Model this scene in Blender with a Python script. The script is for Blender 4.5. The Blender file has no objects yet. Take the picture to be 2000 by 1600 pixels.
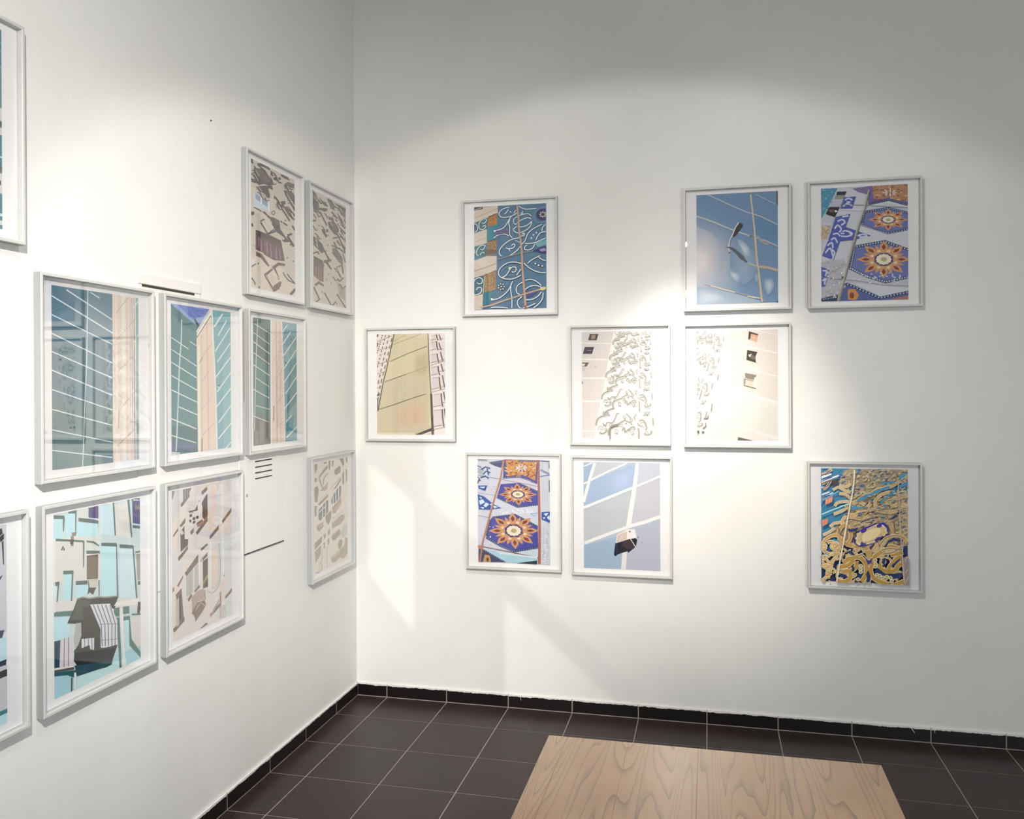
import bpy, bmesh, math, random
from mathutils import Vector, Matrix
from mathutils.geometry import tessellate_polygon

SC = bpy.context.scene
COL = SC.collection
PI = math.pi

# ------------------------------------------------------------------ camera
cam_data = bpy.data.cameras.new('camera')
cam = bpy.data.objects.new('camera', cam_data)
COL.objects.link(cam)
YAW, PITCH, ROLL = -0.2289, -0.0018, -0.0047
_f = Vector((math.cos(PITCH) * math.sin(YAW), math.cos(PITCH) * math.cos(YAW), math.sin(PITCH)))
_r = Vector((math.cos(YAW), -math.sin(YAW), 0))
_u = _r.cross(_f)
_r2 = math.cos(ROLL) * _r + math.sin(ROLL) * _u
_u2 = -math.sin(ROLL) * _r + math.cos(ROLL) * _u
_m = Matrix((_r2, _u2, -_f)).transposed().to_4x4()
_m.translation = Vector((1.8563, -4.2488, 1.6582))
cam.matrix_world = _m
cam_data.sensor_fit = 'HORIZONTAL'
cam_data.sensor_width = 36
cam_data.lens = 1651.4 / 2000 * 36
cam_data.shift_y = -42.25 / 2000
cam_data.clip_start = 0.05
SC.camera = cam

# ------------------------------------------------------------------ world, exposure
world = bpy.data.worlds.new('world')
SC.world = world
world.use_nodes = True
world.node_tree.nodes['Background'].inputs[0].default_value = (0.8, 0.85, 0.9, 1)
world.node_tree.nodes['Background'].inputs[1].default_value = 0.05
SC.view_settings.view_transform = 'Standard'
SC.view_settings.look = 'None'
SC.view_settings.gamma = 1.0
SC.view_settings.use_curve_mapping = False
SC.view_settings.exposure = 0.0
SC.cycles.use_denoising = True
SC.cycles.max_bounces = 10
SC.cycles.diffuse_bounces = 6
SC.cycles.glossy_bounces = 4
SC.cycles.transparent_max_bounces = 16
SC.cycles.caustics_reflective = False
SC.cycles.caustics_refractive = False
SC.cycles.sample_clamp_indirect = 4.0

# ------------------------------------------------------------------ lights
def aim(o, target):
    d = Vector(target) - o.location
    o.rotation_euler = d.to_track_quat('-Z', 'Y').to_euler()

def spot(name, loc, target, power, angle, blend, radius, color):
    l = bpy.data.lights.new(name, 'SPOT')
    l.energy = power; l.spot_size = math.radians(angle); l.spot_blend = blend
    l.shadow_soft_size = radius; l.color = color
    o = bpy.data.objects.new(name, l); COL.objects.link(o)
    o.location = loc; aim(o, target)
    return o

def area(name, loc, target, power, sx, sy, color):
    l = bpy.data.lights.new(name, 'AREA')
    l.shape = 'RECTANGLE'; l.size = sx; l.size_y = sy; l.energy = power; l.color = color
    o = bpy.data.objects.new(name, l); COL.objects.link(o)
    o.location = loc; aim(o, target)
    return o

def point(name, loc, power, radius, color):
    l = bpy.data.lights.new(name, 'POINT')
    l.energy = power; l.shadow_soft_size = radius; l.color = color
    o = bpy.data.objects.new(name, l); COL.objects.link(o); o.location = loc
    return o

WARM = (1.0, 0.93, 0.84)
P1, P2 = (1.2, -2.5, 3.7), (1.62, -4.3, 3.05)
WH = (1.0, 0.955, 0.905)
spot('track_spotlight_wide', (1.45, -2.5, 3.7), (1.45, 0, -0.63), 55, 100, 0.16, 0.05, WH)
spot('track_spotlight_back_wall', P1, (2.05, 0, 0.4), 112, 60, 1.0, 0.04, WH)
spot('track_spotlight_narrow', (1.55, -2.5, 3.7), (1.85, 0, 1.37), 480, 27, 1.0, 0.035, (1.0, 0.92, 0.82))
spot('track_spotlight_hot_centre', (1.55, -2.5, 3.7), (1.76, 0, 1.72), 280, 15, 1.0, 0.03, (1.0, 0.93, 0.86))
spot('track_spotlight_corner', P1, (0.5, 0, 0.8), 60, 50, 1.0, 0.04, WH)
spot('track_spotlight_upper', P1, (2.3, 0, 2.3), 40, 40, 1.0, 0.04, WH)
spot('track_spotlight_left_wall', P2, (0, -1.2, 1.5), 250, 75, 1.0, 0.03, WH)
spot('track_spotlight_left_corner', P2, (0, -0.1, 1.0), 360, 46, 1.0, 0.03, (1.0, 0.93, 0.86))
spot('track_spotlight_left_low', P2, (0, -1.2, 0.4), 280, 35, 1.0, 0.03, (0.95, 0.97, 1.0))
area('daylight_from_the_side_opening', (4.45, -4.5, 1.25), (0, -2.3, 1.0), 88, 1.8, 1.9, (0.88, 0.93, 1.0))

def reflection_spot(name, loc, power, color, patches):
    # added spot: beam masked to imitate picture-glass reflections on the wall y = 0
    o = spot(name, loc, (loc[0], 0, loc[2]), power, 100, 0.1, 0.02, color)
    o.rotation_euler = (PI / 2, 0, 0)
    l = o.data; l.use_nodes = True
    nt = l.node_tree; nt.nodes.clear()
    N = nt.nodes.new; L = nt.links.new
    def m(op, a, b=None, cl=False):
        nd = N('ShaderNodeMath'); nd.operation = op; nd.use_clamp = cl
        for i, v in enumerate((a, b)):
            if v is None: continue
            if isinstance(v, (int, float)): nd.inputs[i].default_value = v
            else: L(v, nd.inputs[i])
        return nd.outputs[0]
    tc = N('ShaderNodeTexCoord'); sp = N('ShaderNodeSeparateXYZ'); L(tc.outputs['Normal'], sp.inputs[0])
    inv = m('DIVIDE', -loc[1], m('ABSOLUTE', sp.outputs[2]))
    x = m('ADD', m('MULTIPLY', sp.outputs[0], inv), loc[0])
    z = m('ADD', m('MULTIPLY', sp.outputs[1], inv), loc[2])
    total = None
    for gain, planes in patches:
        v = gain
        for a, b, c_, soft in planes:      # a x + b z + c > 0
            h = m('ADD', m('DIVIDE', m('ADD', m('ADD', m('MULTIPLY', x, a), m('MULTIPLY', z, b)), c_), soft), 0.5, True)
            v = m('MULTIPLY', v, h)
        total = v if total is None else m('ADD', total, v)
    em = N('ShaderNodeEmission'); out = N('ShaderNodeOutputLight')
    L(total, em.inputs['Strength']); L(em.outputs[0], out.inputs[0])
    em.inputs['Color'].default_value = (1, 1, 1, 1)
    return o

def edge(p, q, soft, side):
    # half plane bounded by the line p-q; side +1 keeps what lies above it
    dx, dz = q[0] - p[0], q[1] - p[1]; n = math.hypot(dx, dz)
    a, b = -dz / n * side, dx / n * side
    return (a, b, -(a * p[0] + b * p[1]), soft)

reflection_spot('glass_reflection_patches', (0.75, -3.4, 1.9), 112, WH, [  # added source standing in for lamp light mirrored by the picture glass
    (1.0, [(1, 0, -0.07, 0.05), (-1, 0, 0.325, 0.012), edge((0.068, 1.263), (0.327, 1.042), 0.03, -1), edge((0.065, 0.67), (0.323, 0.357), 0.02, 1)]),
    (0.70, [(1, 0, -0.403, 0.015), edge((0.403, 1.075), (1.439, 0.196), 0.035, 1), (-1, 0, 1.35, 0.7), (0, -1, 1.55, 0.35)]),
    (0.95, [(1, 0, -0.824, 0.02), edge((0.824, 0.559), (1.259, 0.183), 0.035, -1), (-1, 0, 1.35, 0.6)]),
])
point('lamp_behind_the_viewer_low', (1.628, -4.9, 2.63), 2.5, 0.035, WARM)

# ------------------------------------------------------------------ materials
def lin(c):
    c = c / 255.0
    return c / 12.92 if c <= 0.04045 else ((c + 0.055) / 1.055) ** 2.4

def rgb(h):
    h = h.lstrip('#')
    return tuple(lin(int(h[i:i + 2], 16)) for i in (0, 2, 4)) + (1.0,)

class NT:
    def __init__(self, name):
        self.m = bpy.data.materials.new(name); self.m.use_nodes = True
        self.t = self.m.node_tree; self.t.nodes.clear()
        self.out = self.n('ShaderNodeOutputMaterial')
    def n(self, kind, **kw):
        nd = self.t.nodes.new(kind)
        for k, v in kw.items():
            setattr(nd, k, v)
        return nd
    def l(self, a, b):
        self.t.links.new(a, b)
    def math(self, op, a, b=None):
        nd = self.n('ShaderNodeMath', operation=op)
        for i, v in enumerate((a, b)):
            if v is None: continue
            if isinstance(v, (int, float)): nd.inputs[i].default_value = v
            else: self.l(v, nd.inputs[i])
        return nd.outputs[0]
    def noise(self, scale, detail=4, rough=0.55, vec=None, dist=0.0):
        nd = self.n('ShaderNodeTexNoise')
        nd.inputs['Scale'].default_value = scale; nd.inputs['Detail'].default_value = detail
        nd.inputs['Roughness'].default_value = rough; nd.inputs['Distortion'].default_value = dist
        if vec is not None: self.l(vec, nd.inputs['Vector'])
        return nd.outputs[0]
    def ramp(self, fac, stops):
        nd = self.n('ShaderNodeValToRGB')
        e = nd.color_ramp.elements
        while len(e) < len(stops): e.new(0.5)
        for el, (p, c) in zip(e, stops):
            el.position = p; el.color = c if len(c) == 4 else tuple(c) + (1,)
        self.l(fac, nd.inputs[0])
        return nd.outputs[0]
    def mix(self, fac, a, b, mode='MIX'):
        nd = self.n('ShaderNodeMix', data_type='RGBA', blend_type=mode)
        for s, v in ((0, fac), (6, a), (7, b)):
            if isinstance(v, (int, float)): nd.inputs[s].default_value = v
            elif isinstance(v, tuple): nd.inputs[s].default_value = v
            else: self.l(v, nd.inputs[s])
        return nd.outputs[2]
    def bump(self, h, strength, dist=0.01):
        nd = self.n('ShaderNodeBump'); nd.inputs['Strength'].default_value = strength
        nd.inputs['Distance'].default_value = dist
        self.l(h, nd.inputs['Height']); return nd.outputs[0]
    def bsdf(self, color, rough=0.5, spec=0.5, normal=None, metal=0.0, coat=0.0):
        b = self.n('ShaderNodeBsdfPrincipled')
        for key, v in (('Base Color', color), ('Roughness', rough)):
            if isinstance(v, (int, float, tuple)): b.inputs[key].default_value = v
            else: self.l(v, b.inputs[key])
        b.inputs['Specular IOR Level'].default_value = spec
        b.inputs['Metallic'].default_value = metal
        b.inputs['Coat Weight'].default_value = coat; b.inputs['Coat Roughness'].default_value = 0.17
        if normal is not None: self.l(normal, b.inputs['Normal'])
        self.l(b.outputs[0], self.out.inputs[0]); return b
    def pos(self):
        return self.n('ShaderNodeNewGeometry').outputs['Position']

def scaled(t, v, sx, sy, sz):
    nd = t.n('ShaderNodeMapping'); nd.inputs['Scale'].default_value = (sx, sy, sz)
    t.l(v, nd.inputs['Vector']); return nd.outputs[0]

def plaster():
    t = NT('painted_plaster'); p = t.pos()
    big = t.noise(1.3, 5, 0.6, p)
    mid = t.noise(9, 5, 0.6, scaled(t, p, 1, 1, 0.55), 0.6)
    fine = t.noise(160, 3, 0.6, p)
    c = t.ramp(big, [(0.3, rgb('#e6e5e0')), (0.7, rgb('#ecebe8'))])
    c = t.mix(t.math('MULTIPLY', t.math('SUBTRACT', mid, 0.45), 0.35), c, rgb('#dcdad3'))
    h = t.math('ADD', t.math('MULTIPLY', mid, 0.8), t.math('MULTIPLY', fine, 0.10))
    t.bsdf(c, 0.55, 0.35, t.bump(h, 0.24, 0.012)); return t.m

def plain(name, hexcol, rough=0.5, spec=0.5, var=0.04, scale=40, metal=0.0):
    t = NT(name); n = t.noise(scale, 3, 0.5, t.pos())
    c = rgb(hexcol); d = tuple(x * (1 - var * 2) for x in c[:3]) + (1,)
    t.bsdf(t.mix(n, d, c), rough, spec, None, metal); return t.m

def tile_mat():
    t = NT('dark_porcelain_tile'); p = t.pos()
    a = t.n('ShaderNodeAttribute', attribute_name='tint')
    n1 = t.noise(2.2, 3, 0.5, p); n2 = t.noise(60, 4, 0.6, p)
    c = t.mix(n1, rgb('#2b2420'), rgb('#3d2f2f'))
    c = t.mix(0.95, c, a.outputs['Color'], 'MULTIPLY')
    c = t.mix(t.math('MULTIPLY', n2, 0.25), c, rgb('#1f1b19'))
    t.bsdf(c, t.ramp(n1, [(0.3, (0.24,) * 3), (0.7, (0.34,) * 3)]), 0.17, t.bump(n2, 0.05, 0.004)); return t.m

def skirting_mat(top):
    # black skirting tile; wall paint has run over its upper edge in a ragged line
    t = NT('black_skirting_tile'); p = t.pos()
    sep = t.n('ShaderNodeSeparateXYZ'); t.l(p, sep.inputs[0])
    n = t.noise(14, 6, 0.7, scaled(t, p, 1, 1, 0.4)); n2 = t.noise(90, 4, 0.7, scaled(t, p, 1, 1, 0.5))
    edge = t.math('ADD', t.math('MULTIPLY', t.math('SUBTRACT', n, 0.5), 0.020), t.math('MULTIPLY', t.math('SUBTRACT', n2, 0.5), 0.009))
    m = t.math('GREATER_THAN', t.math('ADD', sep.outputs[2], edge), top - 0.0085)
    body = t.mix(t.noise(5, 3, 0.5, p), rgb('#0c0909'), rgb('#191214'))
    t.bsdf(t.mix(m, body, rgb('#e4e0dc')), 0.42, 0.4); return t.m

def wood_mat():
    t = NT('oak_veneer'); 
    tc = t.n('ShaderNodeTexCoord').outputs['Object']
    sep = t.n('ShaderNodeSeparateXYZ'); t.l(tc, sep.inputs[0])
    a = t.n('ShaderNodeAttribute', attribute_name='tint')
    sepc = t.n('ShaderNodeSeparateXYZ'); t.l(a.outputs['Vector'], sepc.inputs[0])
    # cathedral grain: long stretched field, contour lines of a smooth noise
    comb = t.n('ShaderNodeCombineXYZ')
    t.l(t.math('ADD', t.math('MULTIPLY', sep.outputs[0], 11.0), t.math('MULTIPLY', sepc.outputs[0], 40)), comb.inputs[0])
    t.l(t.math('ADD', t.math('MULTIPLY', sep.outputs[1], 0.5), t.math('MULTIPLY', sepc.outputs[1], 30)), comb.inputs[1])
    field = t.noise(1.0, 1.6, 0.3, comb.outputs[0], 0.1)
    w = t.math('FRACT', t.math('MULTIPLY', t.math('ADD', field, t.math('MULTIPLY', t.noise(14, 3, 0.6, scaled(t, tc, 1, 0.4, 1)), 0.016)), 24))
    ring = t.math('POWER', w, 6.5)
    fine_v = scaled(t, tc, 340, 12, 10)
    fib = t.noise(1.0, 4, 0.65, fine_v)
    cloud = t.noise(3.5, 3, 0.5, tc)
    c = t.ramp(cloud, [(0.3, rgb('#bd8e5e')), (0.7, rgb('#d3a777'))])
    c = t.mix(t.math('MULTIPLY', ring, 0.85), c, rgb('#6a4a2f'))
    c = t.mix(t.math('MULTIPLY', t.math('GREATER_THAN', fib, 0.62), 0.22), c, rgb('#7a5a40'))
    c = t.mix(t.math('MULTIPLY', sepc.outputs[2], 0.18), c, rgb('#8f6e50'))
    h = t.math('ADD', t.math('MULTIPLY', ring, -0.5), t.math('MULTIPLY', fib, -0.3))
    t.bsdf(c, t.ramp(fib, [(0.3, (0.30,) * 3), (0.8, (0.40,) * 3)]), 0.75, t.bump(h, 0.08, 0.002), coat=0.9); return t.m

def print_mat():
    t = NT('photographic_print')
    a = t.n('ShaderNodeAttribute', attribute_name='ink')
    g = t.noise(900, 2, 0.6, t.pos())
    n = t.noise(70, 4, 0.65, t.pos())
    c = t.mix(t.math('MULTIPLY', t.math('SUBTRACT', n, 0.40), 0.16), a.outputs['Color'], (0.42, 0.40, 0.38, 1))
    t.bsdf(c, 0.55, 0.3); return t.m

def glass_mat(n=1.62):
    # thin picture glass: what is not mirrored passes straight through
    t = NT('picture_glass')
    geo = t.n('ShaderNodeNewGeometry')
    ior = t.math('ADD', n, t.math('MULTIPLY', geo.outputs['Backfacing'], 1 / n - n))
    fr = t.n('ShaderNodeFresnel'); t.l(ior, fr.inputs[0])
    tr = t.n('ShaderNodeBsdfTransparent'); gl = t.n('ShaderNodeBsdfGlossy')
    gl.inputs['Roughness'].default_value = 0.0
    mx = t.n('ShaderNodeMixShader'); t.l(fr.outputs[0], mx.inputs[0])
    t.l(tr.outputs[0], mx.inputs[1]); t.l(gl.outputs[0], mx.inputs[2])
    t.l(mx.outputs[0], t.out.inputs[0]); return t.m

SKIRT = 0.0695
M_WALL = plaster()
M_CEIL = plain('ceiling_paint', '#d8d8d4', 0.8, 0.2)
M_GROUT = plain('pale_grout', '#b0a69f', 0.9, 0.1, 0.1)
M_TILE = tile_mat()
M_SKIRT = skirting_mat(SKIRT)
M_WOOD = wood_mat()
M_FRAME = plain('white_lacquered_frame', '#cfcfcb', 0.35, 0.5, 0.02)
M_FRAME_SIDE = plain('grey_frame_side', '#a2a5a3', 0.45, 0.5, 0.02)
M_MAT = plain('white_paper', '#fbfaf9', 0.7, 0.2, 0.01)
M_PRINT = print_mat()
M_GLASS = glass_mat()
M_GLASS_HARD = glass_mat(2.2)
M_PANEL = plain('white_enamelled_steel', '#e9e7e2', 0.4, 0.4, 0.02, 6)
M_DARK = plain('dark_gap', '#4a423b', 0.9, 0.1)
M_BRASS = plain('dull_lock_metal', '#b9b4aa', 0.35, 0.6, 0.05, 80, 0.8)

# ------------------------------------------------------------------ mesh helpers
def link(name, bm, mats, parent=None, smooth=False):
    me = bpy.data.meshes.new(name)
    bmesh.ops.recalc_face_normals(bm, faces=bm.faces)
    bm.to_mesh(me); bm.free()
    for m in (mats if isinstance(mats, (list, tuple)) else [mats]):
        me.materials.append(m)
    if smooth:
        for p in me.polygons: p.use_smooth = True
    o = bpy.data.objects.new(name, me); COL.objects.link(o)
    if parent: o.parent = parent
    return o

def box(bm, x0, x1, y0, y1, z0, z1, bevel=0.0, mi=0, seg=2):
    vs = [bm.verts.new((x, y, z)) for x in (x0, x1) for y in (y0, y1) for z in (z0, z1)]
    q = [(0, 1, 3, 2), (4, 6, 7, 5), (0, 4, 5, 1), (2, 3, 7, 6), (0, 2, 6, 4), (1, 5, 7, 3)]
    fs = [bm.faces.new([vs[i] for i in f]) for f in q]
    for f in fs: f.material_index = mi
    if bevel:
        es = list({e for f in fs for e in f.edges})
        r = bmesh.ops.bevel(bm, geom=es, offset=bevel, segments=seg, affect='EDGES', profile=0.5)
        for f in r['faces']: f.material_index = mi
        fs = [f for f in fs if f.is_valid] + [f for f in r['faces'] if f.is_valid]
    return fs

def cyl(bm, c, axis, r, h, n=20, mi=0):
    ax = Vector(axis).normalized()
    m = Matrix.Translation(c) @ ax.to_track_quat('Z', 'Y').to_matrix().to_4x4()
    g = bmesh.ops.create_cone(bm, cap_ends=True, segments=n, radius1=r, radius2=r, depth=h, matrix=m)
    for v in g['verts']:
        for f in v.link_faces: f.material_index = mi

def empty(name, loc, label, cat, group=None):
    o = bpy.data.objects.new(name, None); COL.objects.link(o)
    o.location = loc; o.empty_display_size = 0.1
    o['label'] = label; o['category'] = cat
    if group: o['group'] = group
    return o

def struct(o):
    o['kind'] = 'structure'; return o

# ------------------------------------------------------------------ room
RX, RY, RZ = 4.7, -7.2, 4.2
T = 0.12
def slab(name, m, *b):
    bm = bmesh.new(); box(bm, *b); return struct(link(name, bm, m))
slab('wall_back', M_WALL, -T, RX + T, 0, T, -0.1, RZ)
slab('wall_left', M_WALL, -T, 0, RY, 0, -0.1, RZ)
slab('wall_right', M_WALL, RX, RX + T, RY, 0, -0.1, RZ)
slab('wall_front', M_WALL, -T, RX + T, RY - T, RY, -0.1, RZ)
slab('ceiling', M_CEIL, -T, RX + T, RY - T, T, RZ, RZ + 0.1)

def tinted(bm, faces, layer, col):
    for f in faces:
        for lp in f.loops: lp[layer] = col

S = 0.333
GX, GY = 0.1747, 0.2769
XJ = [GX + i * S for i in range(-1, 14)]
XJ[0] = 0.0
XJ[8 + 1] += 0.010; XJ[9 + 1] -= 0.008
YJ = [0.0] + [-(GY + j * S) for j in range(21)]
rng = random.Random(7)
bm = bmesh.new(); tint = bm.loops.layers.float_color.new('tint')
tinted(bm, box(bm, -0.02, RX + 0.02, RY - 0.02, 0.02, -0.06, -0.0012, 0, 1), tint, (1, 1, 1, 1))
g = 0.0019
for i in range(len(XJ)):
    x0 = XJ[i]; x1 = XJ[i + 1] if i + 1 < len(XJ) else RX
    if x0 >= RX: break
    x1 = min(x1, RX)
    for j in range(len(YJ)):
        y1 = YJ[j]; y0 = YJ[j + 1] if j + 1 < len(YJ) else RY
        if y1 <= RY: break
        y0 = max(y0, RY)
        k = rng.random()
        col = (1.0, 0.82, 0.88) if k < 0.4 else ((0.80, 0.90, 0.80) if k < 0.65 else (1.0, 0.90, 0.80))
        v = rng.uniform(0.85, 1.12)
        fs = box(bm, x0 + g, x1 - g, y0 + g, y1 - g, -0.008, 0.0, 0.0008, 0, 1)
        tinted(bm, fs, tint, (col[0] * v, col[1] * v, col[2] * v, 1))
struct(link('floor', bm, [M_TILE, M_GROUT]))

bm = bmesh.new()
d = 0.009
box(bm, 0, RX, -d + 0.0006, 0, 0, SKIRT - 0.001, 0, 1)
for i in range(len(XJ)):
    x0 = max(XJ[i], d); x1 = XJ[i + 1] if i + 1 < len(XJ) else RX
    if x0 >= RX: break
    box(bm, x0 + (g if i else 0), min(x1, RX) - g, -d, -0.001, 0.0032, SKIRT, 0.0008, 0, 1)
o = struct(link('baseboard_back', bm, [M_SKIRT, M_GROUT]))
bm = bmesh.new()
box(bm, 0, d - 0.0006, RY, -d, 0, SKIRT - 0.001, 0, 1)
for j in range(len(YJ)):
    y1 = min(YJ[j], -d); y0 = YJ[j + 1] if j + 1 < len(YJ) else RY
    if y1 <= RY: break
    box(bm, 0.001, d, max(y0, RY) + g, y1 - (g if j else 0), 0.0032, SKIRT, 0.0008, 0, 1)
struct(link('baseboard_left', bm, [M_SKIRT, M_GROUT]))
# runs of wall paint over the skirting tiles
def drip(pts, w):
    bm = bmesh.new()
    n = len(pts)
    for k in range(n - 1):
        (x0, z0), (x1, z1) = pts[k], pts[k + 1]
        a0 = w * (1 - 0.5 * k / (n - 1)); a1 = w * (1 - 0.5 * (k + 1) / (n - 1))
        vs = []
        for (x, z, a) in ((x0, z0, a0), (x1, z1, a1)):
            vs.append([bm.verts.new((x + s_ * a, yy, z)) for s_, yy in ((-1, -d - 0.0001), (-0.5, -d - 0.0012), (0.5, -d - 0.0012), (1, -d - 0.0001))])
        for c_ in range(3):
            bm.faces.new([vs[0][c_], vs[0][c_ + 1], vs[1][c_ + 1], vs[1][c_]])
    bmesh.ops.remove_doubles(bm, verts=bm.verts, dist=1e-5)
    o = link('paint_run', bm, M_MAT)
    o.parent = bpy.data.objects['baseboard_back']
    return o
drip([(0.905, SKIRT - 0.002), (0.905, 0.060), (0.907, 0.052), (0.908, 0.043)], 0.0016)
drip([(2.762, SKIRT - 0.004), (2.768, 0.058), (2.775, 0.048), (2.779, 0.041)], 0.0022)
drip([(2.865, SKIRT - 0.006), (2.865, 0.055), (2.865, 0.047)], 0.0013)

# ------------------------------------------------------------------ wooden table
TX0, TX1, TY0, TY1, TH = 1.447, 2.253, -2.90, -2.086, 0.75
t_ = empty('wooden_table', ((TX0 + TX1) / 2, (TY0 + TY1) / 2, 0), 'square wooden table with pale grained top standing on the dark tiles', 'table')
cx, cy = t_.location.x, t_.location.y
bm = bmesh.new(); tint = bm.loops.layers.float_color.new('tint')
seams = [TX0, 1.496, 1.653, 1.826, 1.979, 2.114, TX1]
# planks differ in figure only; one continuous top, glued edge to edge
for k in range(6):
    x0, x1 = seams[k] - cx, seams[k + 1] - cx
    fs = box(bm, x0, x1, TY0 - cy, TY1 - cy, TH - 0.03, TH, 0.0007, 0, 1)
    tinted(bm, fs, tint, (k * 0.173 % 1, k * 0.371 % 1, (k * 0.61) % 1, 1))
link('tabletop', bm, M_WOOD, t_)
for sx in (-1, 1):
    for sy in (-1, 1):
        bm = bmesh.new(); tint = bm.loops.layers.float_color.new('tint')
        px, py = sx * 0.355, sy * 0.36
        fs = box(bm, px - 0.03, px + 0.03, py - 0.03, py + 0.03, 0, TH - 0.03, 0.003)
        tinted(bm, bm.faces, tint, (0.3, 0.6, 0.5, 1))
        link('leg', bm, M_WOOD, t_)
bm = bmesh.new(); tint = bm.loops.layers.float_color.new('tint')
for sx in (-1, 1): box(bm, sx * 0.355 - 0.01, sx * 0.355 + 0.01, -0.33, 0.33, TH - 0.10, TH - 0.03)
for sy in (-1, 1): box(bm, -0.325, 0.325, sy * 0.36 - 0.01, sy * 0.36 + 0.01, TH - 0.10, TH - 0.03)
tinted(bm, bm.faces, tint, (0.3, 0.6, 0.5, 1))
link('apron', bm, M_WOOD, t_)

# ------------------------------------------------------------------ access panels in the left wall
def wall_panel(y0, y1, z0, z1, label):
    t_ = empty('access_panel', (0, (y0 + y1) / 2, z0), label, 'wall panel', None)
    hy = (y1 - y0) / 2
    bm = bmesh.new(); box(bm, 0, 0.0032, -hy, hy, 0, z1 - z0, 0.0006, 0, 1)
    link('door', bm, M_PANEL, t_)
    return t_, hy
pa, hy = wall_panel(-1.165, -0.803, 0.976, 1.60, 'white steel wall hatch with four vent slots, below the teal towers picture nearest the corner')
for z in (1.3475, 1.3235, 1.2995, 1.2755):
    bm = bmesh.new(); y0, y1 = -1.045 + 0.984, -0.905 + 0.984
    box(bm, 0.0031, 0.0036, y0, y1, z - 0.976 - 0.0025, z - 0.976 + 0.0025)
    link('vent_slot', bm, M_DARK, pa)
bm = bmesh.new(); box(bm, 0.0031, 0.0042, -hy, hy, -0.004, 0.0, 0)
link('lower_gap', bm, M_DARK, pa)
bm = bmesh.new(); cyl(bm, (0.0040, -1.11 + 0.984, 1.214 - 0.976), (1, 0, 0), 0.006, 0.002)
link('lock', bm, M_BRASS, pa)
pb, hy = wall_panel(-1.787, -1.43, 0.955, 2.045, 'white steel wall hatch with a slit under its top edge, behind two teal tower pictures')
bm = bmesh.new(); box(bm, 0.0031, 0.0042, -1.765 + 1.6085, -1.468 + 1.6085, 2.0 - 0.955, 2.0075 - 0.955)
link('slit', bm, M_DARK, pb)
bm = bmesh.new(); box(bm, 0, 0.007, -hy, hy, 2.0085 - 0.955, 2.045 - 0.955, 0.002)
link('lip', bm, M_PANEL, pb)
o = bmesh.new(); cyl(o, (0.0006, -1.35, 2.683), (1, 0, 0), 0.0035, 0.0016, 12)
nh = link('nail_head', o, M_DARK); nh['label'] = 'small dark nail head alone high on the left wall'; nh['category'] = 'nail'

# ------------------------------------------------------------------ painter for flat prints
def homog(q):
    # quad TL,TR,BR,BL -> unit square, v downwards
    (x0, y0), (x1, y1), (x2, y2), (x3, y3) = q
    dx1, dx2, sx = x1 - x2, x3 - x2, x0 - x1 + x2 - x3
    dy1, dy2, sy = y1 - y2, y3 - y2, y0 - y1 + y2 - y3
    den = dx1 * dy2 - dx2 * dy1
    g_ = (sx * dy2 - dx2 * sy) / den; h_ = (dx1 * sy - sx * dy1) / den
    m = Matrix(((x1 - x0 + g_ * x1, x3 - x0 + h_ * x3, x0), (y1 - y0 + g_ * y1, y3 - y0 + h_ * y3, y0), (g_, h_, 1)))
    return m.inverted()

def clip(poly):
    for ax, sgn, lim in ((0, 1, 0.0), (0, -1, -1.0), (1, 1, 0.0), (1, -1, -1.0)):
        out = []
        n = len(poly)
        for i in range(n):
            a, b = poly[i], poly[(i + 1) % n]
            da, db = sgn * a[ax] - lim, sgn * b[ax] - lim
            if da >= 0: out.append(a)
            if (da >= 0) != (db >= 0):
                t = da / (da - db)
                out.append((a[0] + t * (b[0] - a[0]), a[1] + t * (b[1] - a[1])))
        poly = out
        if len(poly) < 3: return []
    return poly

def smooth(pts, closed=False, k=6):
    n = len(pts)
    if n < 3: return list(pts)
    out = []
    rngs = range(n) if closed else range(n - 1)
    for i in rngs:
        p0 = pts[(i - 1) % n] if (closed or i > 0) else pts[0]
        p1 = pts[i]; p2 = pts[(i + 1) % n]
        p3 = pts[(i + 2) % n] if (closed or i + 2 < n) else pts[-1]
        for s in range(k):
            t = s / k; t2 = t * t; t3 = t2 * t
            out.append(tuple(0.5 * (2 * p1[c] + (p2[c] - p0[c]) * t + (2 * p0[c] - 5 * p1[c] + 4 * p2[c] - p3[c]) * t2 + (3 * p1[c] - p0[c] - 3 * p2[c] + p3[c]) * t3) for c in (0, 1)))
    if not closed: out.append(tuple(pts[-1]))
    return out

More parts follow.
